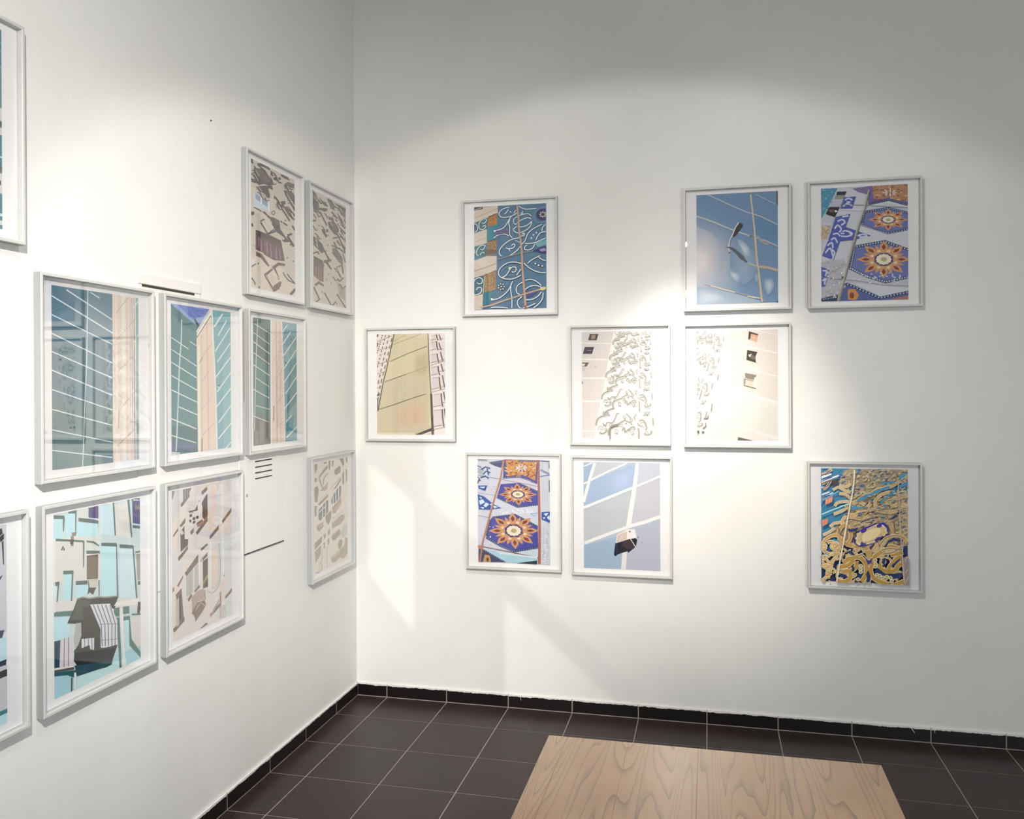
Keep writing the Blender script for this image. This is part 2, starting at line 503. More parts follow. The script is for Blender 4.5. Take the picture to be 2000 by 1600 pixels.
class Art:
    W, H = 0.381, 0.535
    gain = 1.12
    def __init__(self, quad, base):
        self.m = homog(quad); self.layer = 0; self.last = base; self.view = (0.0, 0.0, 1.0)
        self.V = []; self.F = []; self.C = []
        self.put([(0, 0), (1, 0), (1, 1), (0, 1)], base)
    def put(self, uv, col):
        uv = clip(uv)
        if len(uv) < 3: return
        ar = sum(uv[k][0] * uv[(k + 1) % len(uv)][1] - uv[(k + 1) % len(uv)][0] * uv[k][1] for k in range(len(uv)))
        if abs(ar) < 1e-8: return
        if ar > 0: uv = uv[::-1]
        self.layer += 1; i = len(self.V); z = self.layer * 1.3e-6
        for u, v in uv: self.V.append(((u - 0.5) * self.W, -z, (0.5 - v) * self.H))
        self.F.append(list(range(i, i + len(uv)))); self.C.append(rgb(col))
    def tr(self, p):
        x0, y0, s = self.view
        w = self.m @ Vector((x0 + p[0] / s, y0 + p[1] / s, 1)); return (w[0] / w[2], w[1] / w[2])
    def step(self, col):
        if col != self.last: self.layer += 4; self.last = col
    def at(self, x0, y0, s): self.view = (x0, y0, s); return self
    def P(self, col, pts, curved=False):
        if isinstance(pts, str): pts = pp(pts)
        self.step(col)
        if curved: pts = smooth(pts, True, 5)
        q = [self.tr(p) for p in pts]
        v3 = [Vector((a, b, 0)) for a, b in q]
        for t in tessellate_polygon([v3]):
            self.put([q[k] for k in t], col)
        return self
    def S(self, col, w, pts, curved=False, closed=False, w2=None):
        if isinstance(pts, str): pts = pp(pts)
        self.step(col)
        if curved: pts = smooth(pts, closed)
        if closed: pts = list(pts) + [pts[0]]
        n = len(pts); L = []; R = []
        for i in range(n):
            a = pts[max(i - 1, 0)]; b = pts[min(i + 1, n - 1)]
            if closed and i in (0, n - 1): a, b = pts[n - 2], pts[1]
            dx, dy = b[0] - a[0], b[1] - a[1]; l_ = math.hypot(dx, dy) or 1
            h = (w if w2 is None else w + (w2 - w) * i / max(n - 1, 1)) / 2
            L.append((pts[i][0] - dy / l_ * h, pts[i][1] + dx / l_ * h))
            R.append((pts[i][0] + dy / l_ * h, pts[i][1] - dx / l_ * h))
        for i in range(n - 1):
            q = [self.tr(p) for p in (L[i], L[i + 1], R[i + 1], R[i])]
            self.put([q[0], q[1], q[2]], col); self.put([q[0], q[2], q[3]], col)
        return self
    def SS(self, col, w, lines, **k):
        for l_ in lines.split(';'): self.S(col, w, l_, **k)
        return self
    def PS(self, col, polys, **k):
        for l_ in polys.split(';'): self.P(col, l_, **k)
        return self
    def E(self, col, cx, cy, rx, ry, rot=0.0, n=20):
        c, s = math.cos(rot), math.sin(rot)
        return self.P(col, [(cx + rx * math.cos(a) * c - ry * math.sin(a) * s, cy + rx * math.cos(a) * s + ry * math.sin(a) * c) for a in (2 * PI * k / n for k in range(n))])
    def soft(self, c0, c1, pts, n=9, big=1.25, small=0.35):
        # colour drifting from c0 at the rim to c1 in the middle, as in a sky
        if isinstance(pts, str): pts = pp(pts)
        mx = sum(p[0] for p in pts) / len(pts); my = sum(p[1] for p in pts) / len(pts)
        a, b = [[int(c[i:i + 2], 16) for i in (1, 3, 5)] for c in (c0, c1)]
        for k in range(n):
            t = k / (n - 1); s = big + (small - big) * t
            col = '#%02x%02x%02x' % tuple(round(x + (y - x) * (t + 0.5 / n) / (1 + 0.5 / n)) for x, y in zip(a, b))
            self.P(col, [(mx + (p[0] - mx) * s, my + (p[1] - my) * s) for p in pts], curved=True)
        return self
    def dots(self, col, a, b, n, r):
        for k in range(n):
            t = (k + 0.5) / n
            self.E(col, a[0] + (b[0] - a[0]) * t, a[1] + (b[1] - a[1]) * t, r, r, 0, 6)
    def spiral(self, col, w, cx, cy, r0, r1, a0, turns, sy=1.0, n=26):
        pts = []
        for k in range(n + 1):
            t = k / n; r = r0 + (r1 - r0) * t; a = a0 + turns * 2 * PI * t
            pts.append((cx + r * math.cos(a), cy + r * math.sin(a) * sy))
        return self.S(col, w, pts)
    def build(self, name, parent):
        me = bpy.data.meshes.new(name)
        me.from_pydata(self.V, [], self.F)
        at = me.color_attributes.new('ink', 'FLOAT_COLOR', 'CORNER')
        buf = []
        gn = self.gain
        for f, c in zip(self.F, self.C): buf.extend([min(c[0] * gn, 0.93), min(c[1] * gn, 0.93), min(c[2] * gn, 0.92), 1.0] * len(f))
        at.data.foreach_set('color', buf)
        me.materials.append(M_PRINT); me.validate(); me.update()
        o = bpy.data.objects.new(name, me); COL.objects.link(o); o.parent = parent
        return o

def pp(s):
    v = [float(x) for x in s.replace(',', ' ').split()]
    return list(zip(v[0::2], v[1::2]))

# ------------------------------------------------------------------ the printed photographs
ARTS = {}

def art(key, quad, base):
    a = Art(pp(quad), base); a.gain = {'R9': 1.35, 'R4': 1.2, 'R1': 1.15, 'R5': 1.0, 'R6': 1.0, 'L10': 1.08, 'L9': 1.15, 'L5': 1.2, 'L6': 1.2, 'L8': 1.15, 'L7': 1.15}.get(key, 1.10); ARTS[key] = a; return a

U100 = '0 0 100 0 100 140 0 140'

# --- left wall, top: cut by the photograph's edge
a = art('L1', U100, '#5f8f98')
a.PS('#4b8192', '0 0 100 0 100 25 0 20;0 74 100 74 100 96 0 96;0 115 100 116 100 134 0 134')
a.PS('#85aeb6', '0 6 100 9 100 9.8 0 6.8;0 12 100 15 100 15.8 0 12.8;0 21 100 26 100 27 0 22;60 0 61.5 0 64 30 62.5 30')
a.PS('#d6d8d6', '0 28 96 30 97 50 0 48;0 53 100 55 100 64 0 62;0 68 100 69 100 74 0 73;0 99 100 101 100 115 0 114;0 134 100 134 100 137 0 137')
a.PS('#5b6264', '0 49 97 50 98 54 0 52;0 64 100 65 100 68 0 67;0 96 100 96 100 100 0 99;92 30 94 30 95 50 93 50;40 30 42 30 43 50 41 50')
a.PS('#3b4143', '92 105 95 104 94 110 91 112;96 107 99 106 99 109 97 110;20 103 30 103 30 111 20 111;50 103 60 103 60 111 50 111')
a.PS('#cfe3e4', '0 130 100 129 100 131 0 132;0 88 100 89 100 90 0 89')

# --- left wall, middle row
a = art('L2', '188 193 782 290 783 1393 190 1460', '#2c667c')
a.P('#336a7a', '188 600 605 640 605 1460 188 1460')
a.P('#3d6e70', '188 1000 605 1000 605 1460 188 1460')
a.P('#e8d8c9', '605 250 752 280 752 1400 605 1415')
a.P('#e3cbb9', '640 250 662 265 662 1400 640 1405')
a.P('#f1e6dc', '672 250 690 265 692 1400 674 1405')
a.PS('#d8c1b2', '700 270 706 272 708 1400 702 1400;722 275 728 276 730 1400 724 1400;616 262 621 262 622 1400 617 1400')
a.PS('#c9b1a4', '735 290 742 291 745 1400 738 1400')
a.P('#7fa9ad', '750 280 783 285 784 640 760 660')
a.P('#8fa5b0', '765 640 783 640 784 1395 770 1395')
a.PS('#d9e6ea', '190 262 605 522 605 532 190 272;290 222 603 432 603 440 290 232;455 243 518 284 518 291 455 250;190 392 603 600 603 608 190 400;190 520 603 728 603 736 190 528;190 645 600 830 600 838 190 653;190 772 600 948 600 956 190 780;190 905 600 1050 600 1057 190 912;190 1040 600 1155 600 1162 190 1047;190 1180 600 1270 600 1277 190 1187;190 1320 600 1375 600 1382 190 1327')
a.S('#cfe0e4', 6, '437 232 428 700 412 1040 396 1440')
a.S('#d6e4e8', 8, '750 360 785 305'); a.S('#d6e4e8', 8, '752 590 785 535')
a.S('#efe4dc', 7, '760 285 762 1395')
for p_ in ('630 390 712 284', '620 590 762 430', '635 795 748 680', '640 1065 765 920', '630 1305 722 1215', '700 1240 750 1190'):
    q_ = pp(p_); a.dots('#8d6f63', q_[0], q_[1], 11, 3.6)
a.S('#8a6b60', 4, '645 1060 643 1180'); a.E('#4a3a38', 753, 1078, 5, 6)

a = art('L3', '150 213 620 300 622 1380 152 1432', '#5f8a8c')
a.P('#8fa8d6', '150 213 455 268 455 300 375 430 345 390 160 230')
a.P('#6f7fc4', '200 222 455 268 400 330 320 345')
a.P('#5e8789', '150 215 365 415 352 500 360 700 150 640')
a.P('#527b80', '150 215 365 415 330 450 160 300')
a.P('#4f7478', '150 1200 360 1200 360 1432 150 1432')
a.P('#5f6f8a', '155 1340 345 1335 345 1400 155 1395')
a.PS('#dfe6df', '153 482 290 580 290 588 153 490;153 578 352 718 352 726 153 586;153 680 352 812 352 821 153 689;153 788 357 912 357 921 153 797;153 903 357 1008 357 1017 153 912;200 1035 357 1108 357 1117 200 1044;153 1135 350 1220 350 1230 153 1145;153 1270 345 1333 345 1340 153 1278;300 520 352 556 352 562 300 526')
a.S('#d8e2dc', 8, '235 345 232 500 221 640 212 820 203 1050 188 1400', curved=True)
a.P('#ead6c3', '352 500 465 310 478 450 496 800 512 1395 360 1412')
a.P('#f3ebe0', '352 440 458 268 470 268 470 320 358 500')
a.S('#5b4335', 6, '356 492 464 322'); a.S('#8a705c', 3, '352 460 458 282')
a.PS('#dfc3ae', '385 480 396 462 400 1400 390 1404;430 400 440 382 452 1396 440 1400')
a.P('#f7efe6', '362 560 375 540 378 1410 362 1412')
a.P('#7fb0b6', '468 268 620 298 622 1382 512 1396 498 800 482 450')
a.P('#8dbcc0', '560 700 620 600 622 1382 560 1390')
a.S('#eef4f2', 10, '474 272 486 560 500 900 512 1395', curved=True)
a.PS('#f0f5f3', '482 412 500 412 562 312 556 304;518 480 524 486 592 368 586 360;496 604 502 610 616 428 616 416;512 690 518 696 620 548 620 536;498 812 504 820 620 664 620 650;510 928 516 936 622 786 622 772;502 1052 508 1060 622 912 622 898;518 1178 524 1186 622 1050 622 1038;518 1306 524 1314 622 1192 622 1178;575 1385 622 1330 622 1338 585 1388')
a.P('#3d4a55', '352 425 378 400 340 335 330 330 332 350 350 385')
for p_ in ('400 640 470 545', '385 860 455 755', '380 1085 482 945', '395 1275 492 1180', '372 700 400 650'):
    q_ = pp(p_); a.dots('#9a7c6a', q_[0], q_[1], 9, 3.4)
a.E('#3c3c3e', 527, 880, 6, 8); a.E('#e8f0f0', 522, 895, 7, 5); a.S('#8c7a50', 7, '392 1300 390 1405')
a.P('#c9d0cc', '152 1405 215 1410 215 1426 152 1432')

a = art('L4', '798 330 1148 380 1155 1310 805 1358', '#667874')
a.P('#5a6f6d', '798 330 938 350 940 700 798 700')
a.P('#5d8380', '798 640 938 720 938 1120 798 1080')
a.P('#6e6a60', '798 1140 942 1150 942 1345 805 1358')
a.PS('#dfe5e0', '808 375 935 455 935 461 808 381;803 448 933 541 933 547 803 454;803 520 933 618 933 625 803 528;803 608 933 700 933 707 803 615;803 703 933 790 933 798 803 711;820 808 930 880 930 887 820 815;805 902 932 970 932 978 805 910;820 1030 935 1062 935 1068 820 1036;805 1115 925 1162 925 1168 805 1122')
a.S('#cdd9d4', 6, '838 340 826 600 820 860 812 1240')
a.P('#ecd9c6', '938 350 1028 362 1048 1000 1058 1328 942 1344')
a.PS('#d9bfa8', '980 356 988 357 1000 1336 990 1338;1010 360 1014 360 1030 1330 1024 1332')
a.P('#f8f1e7', '938 350 950 351 952 1344 942 1344')
a.P('#7ba8ad', '1034 363 1148 380 1155 1310 1060 1325 1050 900')
a.P('#5f95a6', '1050 420 1148 440 1150 560 1060 560')
a.P('#5b93a0', '1062 700 1150 640 1155 1000 1070 1100')
a.P('#4f93a8', '1068 1180 1130 1110 1120 1240 1068 1240')
a.S('#eef4f2', 8, '1030 362 1042 700 1050 1000 1056 1325')
a.PS('#f1f6f4', '1036 440 1074 384 1080 386 1040 448;1036 540 1100 440 1106 444 1040 548;1042 632 1146 482 1146 492 1046 640;1046 735 1148 582 1148 592 1050 742;1048 845 1150 688 1150 698 1052 852;1060 935 1152 796 1152 806 1064 942;1056 1050 1152 922 1152 934 1060 1058;1064 1160 1110 1105 1112 1112 1070 1165;1066 1288 1155 1196 1155 1206 1070 1296')
for p_ in ('960 520 1020 440', '955 680 1030 590', '955 850 1036 750', '960 1050 1040 950', '955 1240 1045 1160'):
    q_ = pp(p_); a.dots('#a58671', q_[0], q_[1], 9, 3)
a.E('#33504f', 1062, 690, 6, 9); a.S('#77705e', 7, '968 1040 965 1160'); a.PS('#8b8577', '855 1160 885 1160 890 1340 850 1345;812 1240 840 1236 845 1345 812 1350')

# --- left wall, top row: facade of interlocking brackets
DK, MD, LT = '#453d38', '#625951', '#dcd4c7'
def bracket(a, pts, w=13, hi=True):
    q = pp(pts)
    if hi: a.S(LT, 4, [(x + w * 0.7, y - w * 0.55) for x, y in q])
    a.S(DK, w, q)
a = art('L5', '182 178 558 363 572 1378 195 1300', '#cec4b5')
a.P('#c6bcae', '182 178 558 363 562 620 182 420')
a.P('#d8cdbd', '195 1020 380 1050 572 1250 572 1378 195 1300')
a.PS(DK, '182 178 200 186 206 230 184 215;236 222 268 218 330 250 350 268 345 285 312 262 262 245 312 286 318 306 296 292 240 240;210 238 232 262 290 270 345 330 372 365 372 410 340 415 300 400 250 410 210 340;184 350 250 370 262 398 250 400 190 384;352 278 372 300 372 340 352 320;376 342 440 340 440 362 424 372 452 392 436 396 400 370 376 362;440 312 500 340 520 372 470 350 440 330')
a.PS(MD, '216 262 268 270 330 330 350 380 300 385 250 340;470 400 500 380 556 400 556 440 520 430 512 450 490 440 470 425')
a.PS(DK, '248 420 300 415 366 415 376 455 350 440 300 440 290 480 270 470 262 440 248 440;290 436 330 432 350 500 346 522 316 520 286 470;466 452 530 460 560 500 562 640 545 610 520 560 480 500;410 555 480 545 480 575 430 585 410 580;384 500 410 520 440 560 420 556 380 512;474 390 482 412 500 430 540 440 548 450 500 452 474 426')
a.PS(MD, '480 455 530 470 556 520 540 540 500 500;430 575 500 600 560 700 556 720 500 660 470 610 430 590')
a.P('#c6d3e2', '214 465 345 555 350 640 210 590')
a.PS('#8ea0b4', '222 478 268 510 270 560 226 530;280 515 330 550 330 604 284 570')
a.PS('#e9edf0', '268 500 278 506 278 580 268 574;335 560 343 565 345 640 335 630')
a.SS(DK, 12, '212 600 300 650 350 690;300 640 340 690 372 700'); a.S(LT, 5, '200 590 270 620 345 740 380 790')
a.S(DK, 9, '366 640 384 632 394 652 380 668 364 656', closed=True)
a.PS(DK, '340 690 372 686 430 715 440 790 480 850 520 900 480 905 430 830 390 810 370 740;186 640 215 640 215 665 190 672;188 740 205 745 210 770 192 770')
a.P('#5c544e', '345 700 370 690 420 715 435 760 400 745')
a.P('#cbc1b2', '300 740 330 740 350 790 328 770'); 
bracket(a, '268 728 290 710 305 712'); bracket(a, '272 735 330 830 384 795'); a.SS(DK, 16, '325 835 396 812')
a.SS(LT, 5, '284 724 340 812;306 716 380 786')
a.SS(DK, 20, '370 740 440 820;500 845 540 830;500 850 555 940'); a.SS(DK, 14, '460 880 475 900;430 580 520 720;404 560 470 590;520 620 565 680;540 760 565 800;440 720 500 760')
a.SS(LT, 4, '372 500 400 560 440 690 500 830;490 480 560 600;516 640 562 740')
a.P('#c8beb0', '370 850 400 812 470 860 480 880 420 885')
a.P('#5d4844', '228 796 345 840 446 890 480 1070 380 1060 300 1010 228 970')
a.PS('#9a6f86', '250 850 258 846 264 940 252 950;268 880 278 876 286 980 272 980;318 905 330 900 340 1010 322 1012;350 915 358 915 372 1040 356 1040;398 945 408 945 418 1050 400 1052;430 960 438 960 450 1055 436 1055')
a.PS('#7b5870', '300 890 308 888 314 990 304 990;376 930 384 930 396 1040 384 1040')
a.P('#4a3a36', '228 796 345 840 446 890 450 925 345 880 228 850')
a.SS('#d3c9ba', 8, '232 975 290 1000 360 1110 420 1066 486 1080')
a.PS('#6b4f49', '232 985 284 1010 350 1110 336 1118 270 1040 232 1025;366 1122 424 1080 484 1092 480 1112 430 1106 384 1146')
a.P('#cdc3b3', '350 1190 366 1182 414 1254 392 1290 360 1250')
a.PS('#6d5750', '300 1185 372 1130 384 1142 330 1190 336 1215;300 1190 330 1196 385 1300 380 1330;380 1120 396 1120 440 1230 426 1236;375 1290 440 1245 452 1250 446 1290 410 1330 380 1338')
a.SS('#e2d9ca', 5, '318 1190 384 1296;372 1128 440 1236 450 1228')
a.SS(DK, 10, '470 1180 510 1235 570 1265;500 1180 570 1268'); a.SS(DK, 22, '530 1360 574 1310'); a.SS(DK, 10, '195 1215 225 1262 225 1280;192 1120 232 1095;192 1090 210 1060')
a.P('#f4f2ee', '190 1100 200 1056 214 1050 218 1090')
for x, y in ((252, 1092), (500, 1040), (470, 1170), (553, 1068), (526, 925), (482, 715), (430, 1310), (262, 1300)): a.E('#4a423c', x, y, 6, 8, 0, 8)
a.S('#a59c8e', 4, '440 740 480 780 520 790', curved=True); a.S('#8b8378', 3, '195 930 226 940')

_h = random.Random(5)
def hooks(a, n, x0, x1, top, bottom, size):
    # cast brackets: a bar, a bent arm and its lit edge
    for k in range(n):
        x = _h.uniform(x0, x1); t = (x - x0) / (x1 - x0)
        y = _h.uniform(top[0] + (top[1] - top[0]) * t, bottom[0] + (bottom[1] - bottom[0]) * t)
        s_ = size * _h.uniform(0.7, 1.1)
        a.S(LT, 4, [(x + 0.2 * s_, y - 0.1 * s_), (x + 0.75 * s_, y + 0.85 * s_)])
        a.S(DK, 10, [(x - 0.35 * s_, y - 0.1 * s_), (x, y), (x + 0.55 * s_, y + 0.95 * s_), (x + 0.95 * s_, y + 0.8 * s_)])
        if k % 2: a.S(DK, 8, [(x - 0.3 * s_, y + 0.35 * s_), (x + 0.05 * s_, y + 0.3 * s_), (x + 0.3 * s_, y + 0.75 * s_)])
hooks(a, 16, 190, 530, (200, 380), (440, 700), 60)
a = art('L6', '712 452 1005 588 1015 1483 722 1415', '#cbc1b2')
a.PS(DK, '712 452 745 490 760 540 740 520 712 486;712 500 730 530 765 560 770 660 740 640 716 600;770 505 790 540 830 560 850 600 820 590 780 550;838 520 880 540 905 580 950 620 905 600 850 560;900 560 950 580 1005 610 1005 640 960 620;770 605 840 610 845 628 820 640 770 622')
a.PS(MD, '716 560 770 590 774 660 722 640;850 545 900 580 910 630 870 610;940 600 1003 640 1003 700 960 660;930 640 960 690 970 740 940 700')
a.SS(DK, 14, '776 640 840 760;880 640 930 700;850 680 900 720 860 700;900 670 880 690 930 720;930 740 980 840;960 700 1002 780;715 720 745 715;716 560 750 620;955 780 1003 830')
a.PS(DK, '845 730 900 720 945 780 940 850 900 830 860 780;790 790 850 790 852 815 822 815 845 862 826 860 800 815;720 850 750 870 800 920 815 990 790 1000 760 960 722 900')
a.PS('#5f5751', '862 740 900 740 935 800 900 800'); 
a.S(DK, 8, '752 850 766 845 774 862 764 876 750 868', closed=True)
a.SS(LT, 4, '735 820 760 950 735 960;720 740 735 830;780 700 840 840 880 1000;905 700 990 880;850 620 960 800')
a.SS(DK, 13, '890 870 940 860;900 900 930 960;880 930 950 960 1003 1000;945 860 1000 985;960 900 1003 960;800 940 860 1060;720 1000 760 985 770 1010')
a.PS(MD, '885 960 920 950 980 1040 980 1110 940 1070 900 1010')
a.PS(DK, '810 1060 880 1050 882 1068 850 1078 888 1140 870 1138 836 1090 812 1080;724 1020 800 1060 820 1110 810 1120 730 1070;880 990 910 990 940 1040 910 1030')
a.P('#5e4a45', '724 1050 812 1090 812 1250 780 1240 726 1190')
a.PS('#9d7268', '738 1110 748 1106 752 1220 742 1210;762 1120 772 1120 776 1230 766 1230;784 1130 792 1130 798 1240 788 1240')
a.PS('#6a534c', '730 1270 770 1240 815 1270 812 1290 770 1265 738 1290')
a.SS(DK, 12, '726 1290 780 1405;820 1340 880 1450;740 1425 775 1400;925 1125 980 1100;925 1130 965 1215;975 1110 985 1180;945 1180 965 1210;960 1240 990 1210;930 1220 960 1250;930 1355 1012 1482;985 1300 1010 1290;890 1455 925 1420')
a.SS(DK, 9, '960 800 1003 900;980 1000 1003 1080;990 700 1003 740;720 660 745 700')
a.P('#a79c8e', '930 1245 1000 1300 1005 1420 950 1370')
a.SS(LT, 4, '938 1120 992 1215;720 1250 800 1390;830 1330 890 1440')
for x, y in ((835, 1225), (880, 1258), (800, 1335), (930, 1440), (858, 1180), (770, 760), (850, 930)): a.E('#4a423c', x, y, 5, 7, 0, 8)

hooks(a, 22, 720, 980, (480, 600), (900, 1350), 44)

# --- left wall, bottom row
a = art('L7', U100, '#d9dbe0')
a.PS('#c8ccd2', '0 2 100 0 100 76 0 74;88 0 92 0 90 76 86 76')
a.PS('#2f3033', '91 4 96 2 97 6 93 8;94 8 98 6 98 10 95 12;96 12 97.5 11 98 28 97 28;88 38 97 35 92 41 87 42;86 40 90 40 88 46 86 44')
a.PS('#33404d', '70 70 98 74 96 79 66 76;80 95 100 93 99 99 84 98;40 70 60 71 60 76 40 75;30 95 60 95 60 100 30 100')
a.PS('#bfe0ec', '0 79 100 79 100 95 0 95;0 132 100 130 100 140 0 140')
a.PS('#c9c9cf', '0 98 100 99 100 130 0 130')
a.PS('#3b3d45', '0 101 100 102 100 107 0 106;86 120 93 118 90 126 85 127')
a.PS('#3e7d86', '0 128 100 130 100 133 0 131')

a = art('L8', '145 240 690 140 690 1138 147 1405', '#c9d9d8')
a.PS('#dcdad2', '145 380 440 360 440 650 360 655 145 670;145 790 290 765 280 850 145 870;530 180 610 165 640 390 540 380;555 770 690 760 690 820 530 830;620 890 690 880 690 1110 625 1040')
a.PS('#d6d9d2', '300 210 370 195 370 270 300 270;340 380 440 372 440 470 345 470')
a.PS('#bfe3ec', '145 270 215 265 210 400 145 400;225 240 285 220 282 370 222 390;300 290 430 300 430 380 290 380;208 610 262 602 258 780 208 785;448 440 540 432 552 770 448 760;150 900 240 870 245 1000 150 1040;288 690 360 685 360 740 290 770;592 900 622 895 625 1000 690 1130 690 1135 600 1180')
a.PS('#cbe4e8', '445 190 525 170 535 375 440 365;568 450 640 440 668 765 565 760;148 690 170 690 165 790 148 790')
a.P('#a9d4dd', '150 1250 300 1210 690 1060 690 1138 147 1405'); a.P('#c6e9f0', '290 1230 600 1140 600 1195 290 1330')
DG = '#5d6f6b'
a.PS(DG, '147 245 215 248 218 270 147 268;205 270 218 268 212 345 206 348;240 225 293 212 290 350 284 352 284 235 240 235;305 262 380 270 438 282 438 302 380 296 305 285;428 300 438 300 436 368 430 366;520 168 530 166 540 375 532 376;612 150 624 148 642 385 634 390;160 392 270 400 340 405 342 418 260 412 160 408;332 415 342 415 338 575 332 575;355 405 400 410 435 435 435 445 395 422 355 416;354 468 438 470 438 490 354 488;448 420 540 422 540 444 448 440;540 425 546 425 554 765 544 765;562 430 645 436 645 458 562 455;642 440 650 440 672 765 662 765;660 475 690 470 690 482 660 486;206 595 272 593 272 615 206 618;262 600 272 600 262 785 254 785;147 668 182 662 182 690 147 692;172 670 182 668 170 792 162 792;286 660 360 655 360 680 286 686;675 660 690 658 690 682 675 684;428 655 436 655 436 755 430 755')
a.PS('#5f7f75', '147 855 270 845 280 870 250 880 147 884;525 830 560 822 560 880 525 882;580 820 620 815 622 860 582 866;584 880 624 876 634 1020 690 1100 690 1135 620 1060 618 900 584 905;540 888 560 884 572 1200 558 1205')
a.PS('#4f4a7c', '368 190 436 186 436 268 368 262;642 160 690 158 690 306 645 300'); a.PS('#8a7f72', '368 190 400 188 400 200 368 205;658 190 690 190 690 215 660 215')
a.PS('#6b5e52', '356 500 428 492 426 645 356 650'); a.S('#e4e1da', 7, '352 496 432 488 432 650'); a.PS('#7d6f60', '362 512 420 506 418 640 362 642')
a.S('#dedcd4', 7, '434 180 434 370'); a.S('#eceae4', 6, '152 392 152 860'); a.PS('#a49c92', '665 490 690 488 690 652 672 655'); a.S('#4a5550', 8, '640 160 650 145 690 150'); a.PS(DG, '645 312 690 315 690 335 645 328')
a.PS('#8b8478', '255 380 275 376 272 440 255 440;262 355 292 352 288 376 262 376'); a.P('#4b4a45', '250 400 276 398 268 430 252 428')
a.S('#3e3e3b', 9, '196 466 205 440 214 466'); a.PS('#57524b', '362 655 425 650 420 690 405 720 395 745 372 730 358 745 366 700'); a.P('#cfc9bd', '366 655 425 652 418 700 372 700')
a.P('#46443e', '295 770 552 752 530 832 510 830 545 905 545 1060 520 1125 510 1180 470 1200 310 1235 280 1170 272 1100 300 1040 320 1000 300 930 230 925 270 840')
a.P('#5f6157', '300 775 380 780 330 900 250 905 280 840'); a.P('#4f4941', '330 820 400 830 430 980 400 1060 330 1010')
a.P('#1f1f1e', '275 1110 520 1080 545 1060 515 1150 480 1190 300 1200 270 1160')
a.P('#1d4a58', '275 1190 480 1160 510 1175 430 1210 290 1258'); a.S('#8e8b80', 9, '295 772 330 762 370 770 420 760 480 762 552 752')
a.P('#dcdde2', '375 806 500 800 545 905 545 1055 470 1075 440 1075 440 960')
for k in range(5): a.S('#55555a', 5, [(395 + 26 * k, 808), (445 + 22 * k, 930), (450 + 20 * k, 1065)])
a.S('#8a8a90', 4, '430 930 545 925'); a.S('#8a8a90', 4, '440 1030 545 1020')
a.P('#b9b6b0', '285 925 318 920 320 1000 300 1060 280 1090 270 1030'); a.PS('#dddde0', '320 1022 400 1015 398 1090 375 1085 370 1060 320 1080'); a.SS('#55555a', 4, '340 1020 340 1075;362 1020 362 1065;384 1018 386 1085')
a.P('#274253', '147 1040 190 1030 190 1210 147 1215'); a.PS('#d6d0d6', '186 1030 265 1010 262 1200 180 1205'); a.SS('#77747a', 5, '212 1020 208 1205;238 1015 236 1205')
a.PS('#4a4f4d', '147 1215 272 1192 272 1215 147 1235'); a.P('#e0dccf', '147 1208 270 1188 272 1198 147 1222'); a.P('#1f5660', '147 1235 290 1215 270 1265 230 1250 147 1260'); a.S('#3b4b4b', 9, '258 1265 256 1355')
a.PS('#e9e6e0', '272 1235 284 1232 284 1335 272 1340;560 830 580 826 594 1195 582 1198;540 790 685 768 670 810 525 815')
a.S('#5b3f38', 30, '690 790 675 860', w2=14); a.S(DG, 10, '635 868 690 864')

a = art('L9', '152 240 610 150 610 1218 158 1430', '#e4dcd4')
a.P('#d6d4d0', '152 240 300 215 150 520'); a.PS('#dcdcda', '430 185 520 170 520 560 430 640;500 640 610 560 610 1218 500 1265;160 700 250 800 150 1000'); a.PS('#eee8e2', '530 165 550 160 552 1240 535 1245;440 640 455 630 450 1020 440 1020')
a.PS('#e6d3c9', '445 200 500 190 480 520 440 560;520 1000 560 900 560 1100 520 1150;455 700 500 660 500 1000 455 1010')
a.P('#6b645c', '238 228 300 215 280 275 238 320'); a.SS('#c9c4bd', 4, '254 225 254 310;270 222 270 290;285 220 285 262')
a.P('#8c8377', '152 242 172 240 160 300 152 310')
BR = '#7d6c5e'; BD = '#5a4a40'
a.PS(BR, '218 345 285 265 290 280 230 365 220 362;376 250 418 205 426 230 384 275;160 590 200 530 198 555 162 608;210 515 255 450 255 490 222 530;440 600 510 512 512 545 442 628;534 480 608 375 608 410 542 500;370 700 420 655 428 670 376 718;368 790 424 725 424 755 376 808;180 1058 226 1005 226 1030 184 1075;270 1095 300 1050 306 1070 280 1115;322 1030 362 980 366 1000 326 1045;440 1215 522 1120 522 1150 444 1240;555 1080 608 1012 608 1042 562 1096;196 770 272 672 276 700 204 796;334 570 424 440 426 480 346 590;160 1325 245 1225 248 1260 168 1356;364 1325 410 1280 426 1290 380 1322;290 565 320 530 318 570 300 590')
a.PS(BD, '278 400 360 285 362 310 330 390 340 420 372 340 384 330 398 300 424 260 426 440 400 470 385 450 385 360 362 320 350 410 290 420;216 560 232 540 246 515 250 620 276 622 274 668 218 725;338 500 385 465 385 490 350 530')
a.PS('#a58a6c', '340 505 400 470 392 500 350 528')
a.P('#e9e1d8', '345 330 380 320 385 440 350 450 310 405 350 395')
a.PS('#d9d0c6', '210 560 225 545 245 575 225 590')
for x, y in ((296, 436), (320, 460), (346, 450), (322, 490), (290, 480)): a.E(BD, x, y, 11, 13, 0.3, 10)
a.S('#ece4db', 6, '275 440 300 412 330 430 350 420 365 450 340 480 315 510 290 500 275 460', curved=True)
a.P('#77695c', '248 890 354 738 356 800 262 916'); a.PS('#bdbcb6', '258 925 352 810 355 985 310 1040 262 1080'); a.SS('#e9e5df', 8, '254 905 256 1085;318 845 318 1030;356 740 358 980'); a.S('#a9a79f', 4, '290 880 290 1060')
